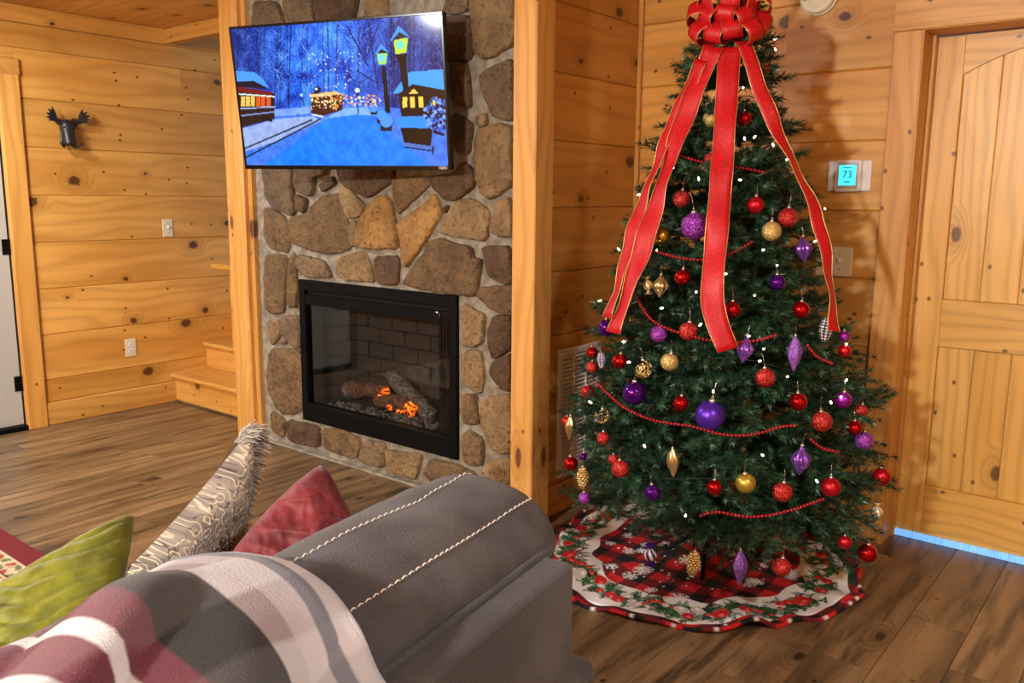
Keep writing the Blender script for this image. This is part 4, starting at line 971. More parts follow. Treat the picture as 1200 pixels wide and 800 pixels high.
def glitter(name, c, c2):
    b = NB(name); tc = b.n('TexCoord').outputs['Object']
    v = b.n('TexVoronoi', feature='F1'); v.inputs['Scale'].default_value = 16; b.l(tc, v.inputs['Vector'])
    cs = b.n('SeparateXYZ'); b.l(v.outputs['Color'], cs.inputs[0])
    sp = b.smooth(cs.outputs[0], 0.82, 0.9)
    b.l(b.mix(sp, lin(c), lin(c2)), b.b.inputs['Base Color'])
    nn = b.n('VectorMath', operation='SUBTRACT'); b.l(v.outputs['Color'], nn.inputs[0]); nn.inputs[1].default_value = (0.5, 0.5, 0.5)
    sc_ = b.n('VectorMath', operation='SCALE'); b.l(nn.outputs[0], sc_.inputs[0]); sc_.inputs['Scale'].default_value = 0.9
    ge = b.n('NewGeometry'); ad = b.n('VectorMath', operation='ADD'); b.l(ge.outputs['Normal'], ad.inputs[0]); b.l(sc_.outputs[0], ad.inputs[1])
    no = b.n('VectorMath', operation='NORMALIZE'); b.l(ad.outputs[0], no.inputs[0]); b.l(no.outputs[0], b.b.inputs['Normal'])
    return b.set(Roughness=0.35, Metallic=0.45)
OM = {'gr': glitter('red_glitter', (164, 14, 16), (255, 120, 100)), 'gg': glitter('gold_glitter', (196, 166, 92), (255, 240, 190)), 'gp': glitter('purple_glitter', (132, 36, 156), (220, 140, 240)),
      'sr': plain('shiny_red', (176, 10, 16), 0.10, 0.8), 'sg': plain('shiny_gold', (206, 172, 62), 0.16, 0.9), 'sp': plain('shiny_purple', (86, 20, 140), 0.10, 0.75),
      'mr': plain('satin_red', (186, 18, 34), 0.32, 0.6), 'mp': plain('satin_magenta', (140, 28, 150), 0.30, 0.6), 'mg': plain('satin_gold', (196, 168, 70), 0.33, 0.7), 'mpl': plain('satin_violet', (88, 44, 180), 0.33, 0.6)}
OM['gpl'] = OM['gp']
M['gold_leaf'] = plain('champagne_gold', (216, 190, 130), 0.25, 0.85); M['violet'] = plain('violet_foil', (140, 88, 200), 0.22, 0.7); M['pearl'] = plain('pearl_white', (236, 232, 226), 0.3); M['violet_glit'] = glitter('violet_glitter', (124, 66, 176), (220, 180, 250))
def striped(name, c1, c2, n):
    b = NB(name); tc = b.n('TexCoord').outputs['Object']; s = b.n('SeparateXYZ'); b.l(tc, s.inputs[0])
    a = b.math('ARCTAN2', s.outputs[1], s.outputs[0]); w = b.math('SINE', b.math('MULTIPLY_ADD', a, n, b.math('MULTIPLY', s.outputs[2], 2.2)))
    b.l(b.mix(b.smooth(w, -0.2, 0.2), lin(c1), lin(c2)), b.b.inputs['Base Color']); return b.set(Roughness=0.25, Metallic=0.2)
M['stripe_p'] = striped('purple_white_stripes', (240, 238, 240), (70, 34, 120), 6); M['stripe_w'] = striped('gold_white_stripes', (244, 240, 230), (196, 170, 120), 7); M['stripe_g'] = striped('gold_cream_stripes', (240, 226, 180), (190, 150, 60), 6)
def scaled(name, c1, c2):
    b = NB(name); tc = b.n('TexCoord').outputs['Object']; s = b.n('SeparateXYZ'); b.l(tc, s.inputs[0])
    a = b.math('MULTIPLY', b.math('ARCTAN2', s.outputs[1], s.outputs[0]), 4.0); z_ = b.math('MULTIPLY', s.outputs[2], 7.0)
    w = b.math('MULTIPLY', b.math('SINE', b.math('ADD', a, z_)), b.math('SINE', b.math('SUBTRACT', a, z_)))
    b.l(b.mix(b.smooth(w, -0.25, 0.25), lin(c1), lin(c2)), b.b.inputs['Base Color']); return b.set(Roughness=0.3, Metallic=0.4)
M['cone_s'] = scaled('silver_scales', (40, 36, 60), (236, 236, 244)); M['cone_p'] = scaled('lilac_scales', (70, 56, 100), (214, 208, 226))
_sph = [(math.sin(math.pi*i/18) if 0 < i < 18 else 1e-4, -math.cos(math.pi*i/18)) for i in range(19)]
OMESH = {}
for k, m_ in OM.items(): OMESH[k] = mesh('ball', *lathe(_sph, 28), m_, True)
def drop(prof, n=28, fl=0, am=0.0): return lathe(prof, n, fl, am)
onion = [(1e-4, -1.75), (0.10, -1.6), (0.28, -1.25), (0.62, -0.75), (0.92, -0.25), (1.0, 0.1), (0.86, 0.5), (0.55, 0.9), (0.28, 1.25), (0.12, 1.5), (0.08, 1.65)]
leafp = [(1e-4, -2.7), (0.22, -2.3), (0.55, -1.5), (0.86, -0.6), (1.0, 0.1), (0.95, 0.8), (0.72, 1.5), (0.42, 2.1), (0.18, 2.5), (0.1, 2.6)]
OMESH['onion_p'] = mesh('body', *drop(onion, 48, 8, 0.13), M['violet'], True)
OMESH['leaf_p'] = mesh('body', *drop(leafp, 40, 5, 0.14), M['violet_glit'], True); OMESH['leaf_g'] = mesh('body', *drop(leafp, 40, 5, 0.14), M['gold_leaf'], True)
OMESH['finial_g'] = mesh('body', *lathe([(r*(1.25), z*1.15) for r, z in onion], 48, 6, 0.16), M['gold_leaf'], True)
def cone_mesh(mat):
    vfs = []; n = 8
    for i in range(9):
        z = -1.55+i*0.38; r = 0.95*math.sin(math.pi*(i+1.6)/11.5)**0.8
        for k in range(n):
            a = 2*math.pi*(k+0.5*(i % 2))/n; v, f = ellipsoid(0, 0, 0, 0.20, 0.33, 0.34, 8, 5)
            vfs.append(xform((v, f), Matrix.Rotation(a, 4, 'Z') @ Matrix.Translation((r*0.86, 0, z)) @ Matrix.Rotation(0.5, 4, 'Y')))
    vfs.append(ellipsoid(0, 0, -0.1, 0.8, 0.8, 1.7, 14, 8)); return mesh('body', *join(*vfs), mat, True)
OMESH['cone_g'] = cone_mesh(M['gold_leaf']); OMESH['cone_s'] = cone_mesh(M['cone_s']); OMESH['cone_p'] = cone_mesh(M['cone_p'])
for k, m_ in (('candy_p', 'stripe_p'), ('candy_w', 'stripe_w'), ('candy_g', 'stripe_g')): OMESH[k] = mesh('ball', *lathe(_sph, 28), M[m_], True)
# openwork ball: curled gold bands on a sphere
vfs = []
fq = random.Random(2)
for k in range(16):
    c = Vector((fq.gauss(0, 1), fq.gauss(0, 1), fq.gauss(0, 1))).normalized(); s1 = c.orthogonal().normalized(); s2 = c.cross(s1); pts = []
    for i in range(12):
        a = i/11*5.4; r = 0.12+0.42*i/11; pts.append((c+(s1*math.cos(a)+s2*math.sin(a))*r).normalized())
    vfs.append(tube(pts, 0.085, 5))
OMESH['fil'] = mesh('ball', *join(*vfs), M['gold_leaf'], True)
CAP = mesh('cap', *lathe([(0.20, 0.96), (0.22, 1.0), (0.20, 1.14), (0.1, 1.17), (1e-4, 1.18)], 12), M['silver'], True)
LOOP = mesh('hook_loop', *tube([(0.09*math.cos(a), 0, 1.28+0.11*math.sin(a)) for a in [i*2*math.pi/12 for i in range(12)]], 0.025, 5, True), M['silver'], True)
WIRE = mesh('hanger', *tube([(0, 0, 1.36), (0.02, 0.04, 1.7), (0, 0.1, 2.2), (0.05, 0.3, 2.5)], 0.018, 4), M['silver'], True)
TWIST = {}
for k, c in (('candy_p', (88, 40, 150)), ('candy_w', (226, 204, 150)), ('candy_g', (214, 184, 110))):
    TWIST[k] = mesh('wrapper_twist', *lathe([(0.25, 0.9), (0.18, 1.05), (0.75, 1.7), (0.7, 1.72), (0.12, 1.15)], 20, 6, 0.18), plain('foil_twist_'+k, c, 0.3, 0.6), True)
TOPZ = {'onion_p': 0.70, 'leaf_p': 1.65, 'leaf_g': 1.65, 'finial_g': 0.95, 'cone_g': 0.95, 'cone_s': 0.95, 'cone_p': 0.95}
ORN_LABEL = [
'red glitter ball left of the large purple glitter ball', 'large purple glitter ball half hidden by the middle ribbon', 'shiny gold ball beside the left ribbon, under the red glitter ball',
'small gold ball tucked behind the upper left ribbon', 'satin red ball alone right of the middle ribbon, upper tree', 'red glitter ball just above the gold glitter ball at upper right',
'gold glitter ball just below a red glitter ball, upper right', 'purple ribbed drop near the right ribbon at switch height', 'dark shiny purple ball below the purple ribbed drop, right of centre',
'shiny red ball right of the gold ribbed drop', 'gold ribbed drop hanging beside the left ribbon', 'gold striped wrapped candy ornament next to the gold ribbed drop',
'shiny red ball just right of the middle ribbon tail', 'shiny red ball above the silver pine cone, right side', 'red glitter ball on the bead garland left of the ribbon tail',
'purple glitter ball on the bead garland beside a red glitter ball', 'dark purple ball behind the bottom end of the left ribbon', 'silver and black checked pine cone by the right ribbon end',
'purple striped wrapped candy ornament at the upper left edge', 'small magenta ball at the right edge under the ribbon end', 'shiny red ball near the treetop right of the middle ribbon',
'gold glitter ball near the treetop behind the middle ribbon', 'small red ball half hidden just under the bow', 'small red glitter ball hidden behind the middle ribbon',
'upper of two red balls in front of the wall vent top', 'lower of two red balls in front of the wall vent top', 'small lilac pine cone beside two red balls by the vent',
'shiny red ball right of the lilac pine cone', 'larger gold openwork ball between a red and a gold ball', 'gold glitter ball right of the larger openwork ball',
'big dark purple shiny ball below the larger openwork ball', 'shiny red ball left of the largest violet ball', 'largest satin violet ball in the middle of the tree',
'satin red ball at the left edge in front of the vent slats', 'smaller gold openwork ball on the left under the dark purple ball', 'small red ball peeking behind the gold leaf drop at far left',
'gold leaf drop at the far left edge of the tree', 'small red glitter ball below the smaller openwork ball', 'shiny red ball at the lower vent corner',
'red glitter ball right of the gold pine cone, lower left', 'gold pine cone at the lower left edge below the vent', 'small purple glitter ball lowest at the left edge',
'long gold leaf drop left of centre, lower tree', 'shiny purple ball left of centre near the skirt', 'shiny red ball left of the satin gold ball, lower tree',
'tiny purple ball beside the red ball at the vent corner', 'tiny red ball just above a red glitter ball, lower left', 'purple ribbed drop just right of the ribbon tail',
'purple glitter leaf drop right of centre above red balls', 'red glitter ball below the purple ribbed drop, right of centre', 'shiny red ball above the big red glitter ball, right side',
'satin magenta ball at the right edge, mid height', 'small red glitter ball at the right edge beside the magenta ball', 'big red glitter ball right of centre beside the garland',
'small shiny red ball above the purple glitter ball, right edge', 'purple glitter ball at the right edge, lower tree', 'lowest purple ribbed drop, right of centre',
'satin gold ball in the lower middle of the tree', 'red glitter ball between the satin gold and satin red balls', 'satin red ball at the right end of the lowest garland',
'satin red ball at the far right edge against the casing', 'white striped wrapped candy ornament at the far right edge', 'small red ball under the small magenta ball, right edge',
'purple striped wrapped candy ornament hanging over the skirt', 'gold pine cone hanging over the skirt', 'purple leaf drop hanging over the skirt',
'red glitter ball hanging over the skirt band', 'satin red ball half hidden behind the lowest right bough', 'shiny red ball lowest on the right, near the floor']
for (k, x, y, z, r), lab in zip(ORN, ORN_LABEL):
    isball = k in OM or k == 'fil' or k.startswith('candy')
    nm = 'ball_ornament' if k in OM or k == 'fil' else 'candy_ornament' if k.startswith('candy') else 'cone_ornament' if k.startswith('cone') else 'drop_ornament'
    root = thing(nm, lab, 'ornament', (x, y, z), 'ornaments on the christmas tree', (rng.uniform(-.12, .12), rng.uniform(-.12, .12), rng.uniform(0, 6.28)), r)
    mkl(OMESH[k].name.split('.')[0], None, None, root, me=OMESH[k])
    if k.startswith('candy'):
        mkl('wrapper_twist', None, None, root, me=TWIST[k]); mkl('wrapper_twist', None, None, root, rot=(math.pi, 0, 0), me=TWIST[k])
        mkl('hanger', None, None, root, loc=(0, 0, 0.35), me=WIRE)
    else:
        tz = TOPZ.get(k, 0.0); cp = mkl('cap', None, None, root, loc=(0, 0, tz), me=CAP); mkl('hook_loop', None, None, cp, me=LOOP); mkl('hanger', None, None, root, loc=(0, 0, tz), me=WIRE)

# ------------------------------------------------------------------ bead garland, string lights, ribbons
GAR=[
[(-1.450,2.722,1.554),(-1.418,2.714,1.544),(-1.387,2.708,1.535),(-1.358,2.705,1.526),(-1.331,2.706,1.518),(-1.306,2.710,1.513),(-1.281,2.717,1.509),(-1.258,2.726,1.507),(-1.237,2.738,1.504),(-1.216,2.751,1.499),(-1.196,2.767,1.494),(-1.177,2.784,1.488)],
[(-1.432,2.589,1.222),(-1.405,2.585,1.217),(-1.379,2.583,1.212),(-1.354,2.582,1.207),(-1.330,2.584,1.204),(-1.307,2.587,1.202),(-1.285,2.593,1.201),(-1.264,2.600,1.203),(-1.245,2.608,1.208),(-1.226,2.619,1.213),(-1.209,2.630,1.220),(-1.193,2.642,1.229),(-1.179,2.655,1.240),(-1.167,2.670,1.252),(-1.155,2.687,1.264)],
[(-1.475,2.541,1.074),(-1.454,2.529,1.053),(-1.432,2.518,1.033),(-1.411,2.509,1.014),(-1.388,2.502,0.999),(-1.363,2.498,0.988),(-1.336,2.497,0.980),(-1.310,2.497,0.973),(-1.285,2.500,0.968),(-1.261,2.504,0.962),(-1.237,2.509,0.958),(-1.213,2.515,0.954),(-1.191,2.523,0.952),(-1.169,2.533,0.950),(-1.148,2.544,0.950),(-1.127,2.557,0.950),(-1.108,2.571,0.951),(-1.089,2.586,0.955),(-1.072,2.603,0.960),(-1.056,2.622,0.967),(-1.041,2.643,0.974)],
[(-1.570,2.471,0.763),(-1.541,2.459,0.751),(-1.513,2.448,0.740),(-1.487,2.438,0.728),(-1.461,2.430,0.717),(-1.435,2.424,0.708),(-1.410,2.421,0.701),(-1.384,2.419,0.695),(-1.359,2.418,0.690),(-1.334,2.419,0.686),(-1.310,2.421,0.684),(-1.286,2.424,0.684),(-1.263,2.428,0.683),(-1.241,2.434,0.683),(-1.219,2.440,0.683),(-1.198,2.446,0.680),(-1.178,2.454,0.676),(-1.158,2.461,0.671),(-1.138,2.469,0.666),(-1.119,2.479,0.664),(-1.100,2.490,0.662),(-1.082,2.502,0.663),(-1.064,2.515,0.664),(-1.047,2.528,0.668),(-1.030,2.542,0.673),(-1.015,2.557,0.680),(-1.001,2.574,0.687),(-0.986,2.591,0.691),(-0.971,2.609,0.692),(-0.955,2.628,0.692)],
[(-0.920,2.658,0.646),(-0.913,2.665,0.636),(-0.906,2.672,0.628),(-0.899,2.680,0.620),(-0.892,2.690,0.613),(-0.885,2.703,0.608),(-0.877,2.716,0.604),(-0.870,2.730,0.599),(-0.863,2.745,0.594)],
[(-1.146,2.403,0.410),(-1.128,2.412,0.420),(-1.110,2.423,0.425),(-1.091,2.433,0.425),(-1.072,2.443,0.422),(-1.053,2.454,0.419),(-1.034,2.466,0.416),(-1.016,2.480,0.416),(-0.999,2.495,0.418),(-0.982,2.510,0.420),(-0.966,2.527,0.423),(-0.950,2.544,0.428),(-0.935,2.562,0.433),(-0.920,2.581,0.438),(-0.906,2.602,0.444),(-0.893,2.623,0.449),(-0.879,2.646,0.454),(-0.866,2.669,0.459)],
[(-0.973,2.714,0.936),(-0.967,2.719,0.926),(-0.960,2.724,0.916),(-0.954,2.730,0.906),(-0.948,2.738,0.898),(-0.941,2.749,0.891),(-0.934,2.761,0.885),(-0.927,2.775,0.879),(-0.920,2.789,0.873)],
]
RIB=[
[(-1.349,2.750,1.904),(-1.369,2.726,1.833),(-1.386,2.702,1.762),(-1.401,2.676,1.690),(-1.414,2.649,1.617),(-1.424,2.622,1.543),(-1.433,2.594,1.469),(-1.440,2.567,1.394),(-1.447,2.539,1.320),(-1.455,2.512,1.246),(-1.465,2.485,1.172),(-1.476,2.458,1.099),(-1.487,2.432,1.027),(-1.496,2.406,0.954)],
[(-1.384,2.735,1.864),(-1.404,2.716,1.800),(-1.424,2.696,1.736),(-1.442,2.675,1.672),(-1.459,2.653,1.607),(-1.475,2.631,1.540),(-1.489,2.609,1.474),(-1.502,2.586,1.406),(-1.512,2.562,1.339),(-1.518,2.537,1.271),(-1.523,2.511,1.202),(-1.526,2.485,1.134),(-1.532,2.459,1.066),(-1.540,2.434,0.999)],
[(-1.298,2.766,1.901),(-1.287,2.741,1.822),(-1.276,2.716,1.743),(-1.265,2.689,1.665),(-1.254,2.662,1.588),(-1.243,2.635,1.511),(-1.232,2.608,1.435),(-1.222,2.582,1.360),(-1.213,2.556,1.286),(-1.204,2.529,1.212),(-1.194,2.502,1.140),(-1.181,2.478,1.069),(-1.164,2.458,0.998),(-1.144,2.440,0.928)],
[(-1.260,2.793,1.920),(-1.229,2.789,1.845),(-1.197,2.786,1.770),(-1.163,2.785,1.697),(-1.128,2.789,1.626),(-1.092,2.799,1.557),(-1.056,2.813,1.489),(-1.022,2.826,1.420),(-0.992,2.832,1.350),(-0.965,2.825,1.277),(-0.940,2.810,1.204),(-0.918,2.789,1.131),(-0.897,2.764,1.058),(-0.877,2.737,0.986)],
]
LIT=[(-1.267,2.992,1.954),(-1.266,2.994,1.920),(-1.282,2.833,1.772),(-1.237,2.851,1.719),(-1.395,2.762,1.687),(-1.243,2.780,1.599),(-1.222,2.802,1.605),(-1.181,2.843,1.581),(-1.146,2.877,1.533),(-1.436,2.700,1.503),(-1.337,2.680,1.465),(-1.225,2.725,1.462),(-1.577,2.734,1.412),(-1.617,2.671,1.217),(-1.428,2.591,1.225),(-1.269,2.555,1.100),(-1.126,2.698,1.237),(-1.077,3.060,1.369),(-1.037,2.884,1.262),(-1.116,2.633,1.094),(-1.651,2.607,1.032),(-1.480,2.485,0.919),(-1.104,2.581,0.969),(-1.446,2.463,0.856),(-1.167,2.490,0.795),(-1.236,2.525,0.998),(-1.063,2.600,0.930),(-1.066,2.583,0.893),(-0.998,2.635,0.843),(-0.888,2.839,0.812),(-0.887,2.799,0.764),(-0.901,2.753,0.752),(-0.910,2.883,0.925),(-1.486,2.652,1.348),(-1.086,2.715,1.188),(-1.200,2.607,1.160),(-1.366,2.519,1.041),(-0.986,2.880,1.127),(-1.589,2.460,0.694),(-1.343,2.395,0.601),(-1.017,2.530,0.605),(-0.891,2.650,0.516),(-1.188,2.385,0.405)]
M['bead'] = plain('dark_red_bead', (150, 16, 26), 0.25)
gar = thing('bead_garland', 'string of small dark red beads draped round the tree', 'garland', (TX, TY, 0))
def resample(P, step):
    P = np.array(P); s = np.r_[0, np.cumsum(np.linalg.norm(np.diff(P, axis=0), axis=1))]; u = np.arange(0, s[-1], step)
    return np.stack([np.interp(u, s, P[:, i]) for i in range(3)], 1)
for P in GAR:
    pts = resample(P, 0.0115); out = []
    vfs = []
    for p in pts:
        d = np.array([p[0]-TX, p[1]-TY, 0]); d /= np.linalg.norm(d)+1e-9; q = p+d*0.03
        vfs.append(ellipsoid(*q, 0.0055, 0.0055, 0.0055, 8, 6)); out.append(q)
    o = mk('bead_strand', join(*vfs), M['bead'], gar, True); o['kind'] = 'stuff'
    mk('thread', tube(out[::2], 0.0012, 4), M['bead'], o)
M['bulb'] = glow('warm_bulb', (255, 232, 186), 6.0); M['green_wire'] = plain('green_wire', (18, 34, 22), 0.6)
sl = thing('string_lights', 'string of warm white lights wound through the tree', 'string lights', (TX, TY, 0))
bulb = mesh('bulb', *lathe([(1e-4, -0.008), (0.0025, -0.006), (0.0034, 0.0), (0.0022, 0.005), (1e-4, 0.007)], 10), M['bulb'], True)
for p in LIT:
    d = Vector((p[0]-TX, p[1]-TY, 0)).normalized()*0.03; p = Vector(p)+d
    o = obj('bulb', bulb, sl, p, (rng.uniform(0, 3), rng.uniform(0, 3), 0))
    mk('socket', tube([p-d*0.3, p-d*1.6+Vector((0, 0, -0.01))], 0.003, 5), M['green_wire'], sl)
wp = []
for i in range(340):
    t = i/339; z = 2.0-1.75*t; a = t*2*math.pi*9; r = rad(z)*0.86+0.01*math.sin(a*7); wp.append((TX+r*math.cos(a), min(TY+r*math.sin(a), 3.5), z+0.02*math.sin(a*5)))
mk('wire', tube(wp, 0.0016, 4), M['green_wire'], sl)
# ribbons
b = NB('red_velvet_ribbon'); tcn = b.n('TexCoord').outputs['Object']; nn = b.noise(tcn, 160, 3)
b.l(b.mix(b.smooth(nn, 0.4, 0.65), lin((176, 6, 16)), lin((206, 14, 24))), b.b.inputs['Base Color']); b.bump(nn, 0.3, 0.002); M['ribbon'] = b.set(Roughness=0.5)
M['ribbon_back'] = plain('gold_ribbon_back', (150, 104, 60), 0.5, 0.2)
def strip(center, side, w, th=0.0012):
    V = []
    for p, s in zip(center, side):
        for k in (-1, -0.5, 0, 0.5, 1): V.append(p+s*(w/2*k))
    return V, grid_faces(len(center), 5)
def ribbon(name, P, width, parent, side=None, n=44, wob=0.004, seed=0, label=None):
    q = random.Random(seed); P = np.array(P); s = np.r_[0, np.cumsum(np.linalg.norm(np.diff(P, axis=0), axis=1))]
    u = np.linspace(0, s[-1], n); C = [Vector([np.interp(t, s, P[:, i]) for i in range(3)]) for t in u]
    for _ in range(2): C = [C[0]]+[(C[i-1]+C[i]*2+C[i+1])/4 for i in range(1, n-1)]+[C[-1]]
    S = []; ph = q.uniform(0, 6)
    for i, p in enumerate(C):
        d = Vector((p.x-TX, p.y-TY, 0)).normalized(); tg = Vector((-d.y, d.x, 0))
        a = 0.35*math.sin(i*0.33+ph)*min(1, i/10); sd = tg*math.cos(a)+d*math.sin(a)
        t = (C[min(i+1, n-1)]-C[max(i-1, 0)]).normalized(); S.append((sd-t*sd.dot(t)).normalized()); C[i] = p+d*wob*math.sin(i*0.9+ph)
    o = mk(name, strip(C, S, width), M['ribbon'], parent, True)
    so = o.modifiers.new('thickness', 'SOLIDIFY'); so.thickness = 0.0012
    for k in (-1, 1): mk('gold_edge', tube([p+s_*(width/2*k) for p, s_ in zip(C, S)], 0.0013, 5), M['gold'], o, True)
    return o
bow = thing('ribbon_bow', 'big red velvet bow with gold edges and long streamers on the treetop', 'bow', (-1.36, 2.90, 2.02))
RIB[2] = RIB[2][:-2]+[tuple(np.array(RIB[2][-2])+np.array((0.012, 0.018, 0))), tuple(np.array(RIB[2][-1])+np.array((0.03, 0.03, 0.004)))]
for i, (P, w) in enumerate(zip(RIB, (0.068, 0.050, 0.072, 0.050))):
    ribbon('streamer', P, w, bow, seed=i+3)
BC = Vector((-1.335, 2.835, 1.985)); toC = Vector((-0.70, 0, 0))
fwd = Vector((0-BC.x, 0-BC.y, 0)).normalized(); rgt = Vector((-fwd.y, fwd.x, 0)); upv = Vector((0, 0, 1))
def loop(az, el, ln, width, roll, seed):
    """one bow loop: leaves the knot, curls round and comes back"""
    d = (fwd*math.cos(el)*math.cos(az)+rgt*math.cos(el)*math.sin(az)+upv*math.sin(el)).normalized()
    sd = d.cross(upv if abs(d.z) < 0.9 else rgt).normalized(); nn = sd.cross(d)
    sd2 = sd*math.cos(roll)+nn*math.sin(roll); n2 = sd2.cross(d)
    C = []; N = 25
    for i in range(N):
        t = i/(N-1); a = 2*math.pi*t
        C.append(BC+d*(ln*0.5*(1-math.cos(a)))+n2*(ln*0.27*math.sin(a)*(1-0.25*math.cos(a))))
    o = mk('bow_loop', strip(C, [sd2]*N, width), M['ribbon'], bow, True)
    so = o.modifiers.new('thickness', 'SOLIDIFY'); so.thickness = 0.0012
    for k in (-1, 1): mk('gold_edge', tube([p+sd2*(width/2*k) for p in C], 0.0013, 5), M['gold'], o, True)
for i, (az, el, ln, ro) in enumerate([(-1.30, 0.25, .15, .9), (-1.15, -0.30, .14, .6), (-0.75, 0.20, .12, .4), (-0.55, -0.45, .12, .3), (-0.15, 0.30, .11, .2), (0.10, -0.35, .11, -.2), (0.45, 0.10, .12, -.4), (0.75, -0.35, .14, -.5),
                                   (1.20, -0.10, .14, -.8), (1.25, 0.45, .15, -.7), (0.65, 0.70, .14, -.3), (0.0, 0.85, .13, 0.1), (-0.65, 0.70, .14, .4), (-1.2, 0.75, .14, .7), (2.3, 0.2, .12, 0), (-2.3, 0.2, .12, 0), (3.1, 0.3, .12, 0), (0.3, 1.35, .14, 0)]):
    loop(az, el, ln, 0.062, ro, i)
mk('knot', ellipsoid(BC.x, BC.y, BC.z, 0.022, 0.022, 0.022, 12, 8), M['ribbon'], bow, True)

# ------------------------------------------------------------------ sofa
TH_S = 0.1536
b = NB('grey_suede'); tcn = b.n('TexCoord').outputs['Object']; n1 = b.noise(tcn, 5, 3); n2 = b.noise(tcn, 210, 3, 0.6)
c = b.mix(b.smooth(n1, 0.35, 0.7), lin((60, 59, 59)), lin((84, 83, 82))); c = b.mix(b.math('MULTIPLY', b.smooth(n2, 0.5, 0.75), 0.45), c, lin((38, 37, 37)))
b.l(c, b.b.inputs['Base Color']); b.bump(n2, 0.8, 0.004); M['suede'] = b.set(Roughness=0.75, Sheen_Weight=0.15, Sheen_Roughness=0.4)
M['thread_white'] = plain('white_thread', (222, 214, 198), 0.7)
sofa = thing('sofa', 'grey suede sofa with white stitched back cushion seen from behind', 'sofa', (-1.085, 0.715, 0), rot=(0, 0, TH_S))
S0, S1 = -1.25, 0.55
mkl('base', bevel_box(-0.95, 0.22, S0, S1, 0.05, 0.34, 0.015, 2), M['suede'], sofa)
for a, c_ in ((S0+0.02, -0.36), (-0.355, S1-0.01)): mkl('seat_cushion', bevel_box(-0.97, -0.12, a, c_, 0.33, 0.43, 0.035, 3), M['suede'], sofa, True)
mkl('back_panel', bevel_box(0.12, 0.285, S0, S1+0.01, 0.05, 0.692, 0.014, 3), M['suede'], sofa)
mkl('arm', bevel_box(-0.95, 0.262, S1+0.012, S1+0.19, 0.05, 0.395, 0.03, 3), M['suede'], sofa, True)
mkl('arm', bevel_box(-0.95, 0.262, S0-0.20, S0-0.005, 0.05, 0.56, 0.03, 3), M['suede'], sofa, True)
for x in (-0.9, 0.2):
    for y in (S0-0.12, S1+0.1): mkl('leg', bevel_box(x-0.025, x+0.025, y-0.025, y+0.025, 0.0, 0.052, 0.004), M['black'], sofa)
SEC = [(-.15, .44), (-.19, .54), (-.188, .65), (-.155, .738), (-.085, .790), (0, .812), (.08, .808), (.15, .786), (.198, .742), (.214, .70), (.205, .665), (.175, .645), (.06, .62), (0, .44)]
def smooth_closed(P, it=3):
    for _ in range(it):
        Q = []
        for i in range(len(P)):
            a, c_ = P[i], P[(i+1) % len(P)]; Q += [(a[0]*.75+c_[0]*.25, a[1]*.75+c_[1]*.25), (a[0]*.25+c_[0]*.75, a[1]*.25+c_[1]*.75)]
        P = Q
    return P
sec = smooth_closed(SEC, 2); ns = len(sec); cN, cZ = 0.02, 0.64
def pad_point(n_, z_, v):
    e0, e1, ln = S0+0.02, 0.665, 0.085; s = 1.0
    if v > e1-ln: s = max(0.0, 1-((v-(e1-ln))/ln)**3.2)**(1/3.2)
    if v < e0+ln: s = max(0.0, 1-(((e0+ln)-v)/ln)**3.2)**(1/3.2)
    w = 1+0.016*math.sin(v*9+n_*14)+0.010*math.sin(v*23-n_*31+z_*9)+0.03*mnoise.fractal(Vector((v*5, n_*9, z_*9)), 1.0, 2.0, 3)
    w -= 0.016*math.exp(-((n_-0.0)/0.012)**2)*(z_ > .7)+0.016*math.exp(-((n_-0.155)/0.012)**2)*(z_ > .7)
    if v > 0.45: w += 0.010*math.sin((v-0.45)*55+n_*20)*(z_ > 0.74)
    return (cN+(n_-cN)*s*w, v, cZ+(z_-cZ)*s*w)
vs = list(np.linspace(S0+0.02, S0+0.105, 8))+list(np.linspace(S0+0.13, 0.56, 90))+[0.665-0.085*(1-math.sin(k/14*math.pi/2)) for k in range(1, 15)]
V = [pad_point(n_, z_, v) for v in vs for n_, z_ in sec]; nv = len(vs)
Fc = [[i*ns+k, i*ns+(k+1) % ns, (i+1)*ns+(k+1) % ns, (i+1)*ns+k] for i in range(nv-1) for k in range(ns)]
pad = mkl('back_cushion', (V, Fc), M['suede'], sofa, True)
for sn, sz in ((0.0, 0.8115), (0.155, 0.7815)):
    vfs = []; v = -1.1
    while v < 0.63:
        a = Vector(pad_point(sn, sz, v)); c_ = Vector(pad_point(sn, sz, v+0.0130)); u = Vector((sn*1.2, 0, 1)).normalized()*0.001
        vfs.append(tube([a+u*0, (a+c_)/2+u*3, c_+u*0], 0.0015, 5)); v += 0.018
    o = mkl('stitching', join(*vfs), M['thread_white'], pad); o['kind'] = 'stuff'; o['label'] = 'white stitched seam'
mkl('welt', tube([(0.216, v, 0.697) for v in np.linspace(S0+0.04, 0.585, 40)], 0.0065, 8), M['suede'], pad, True)

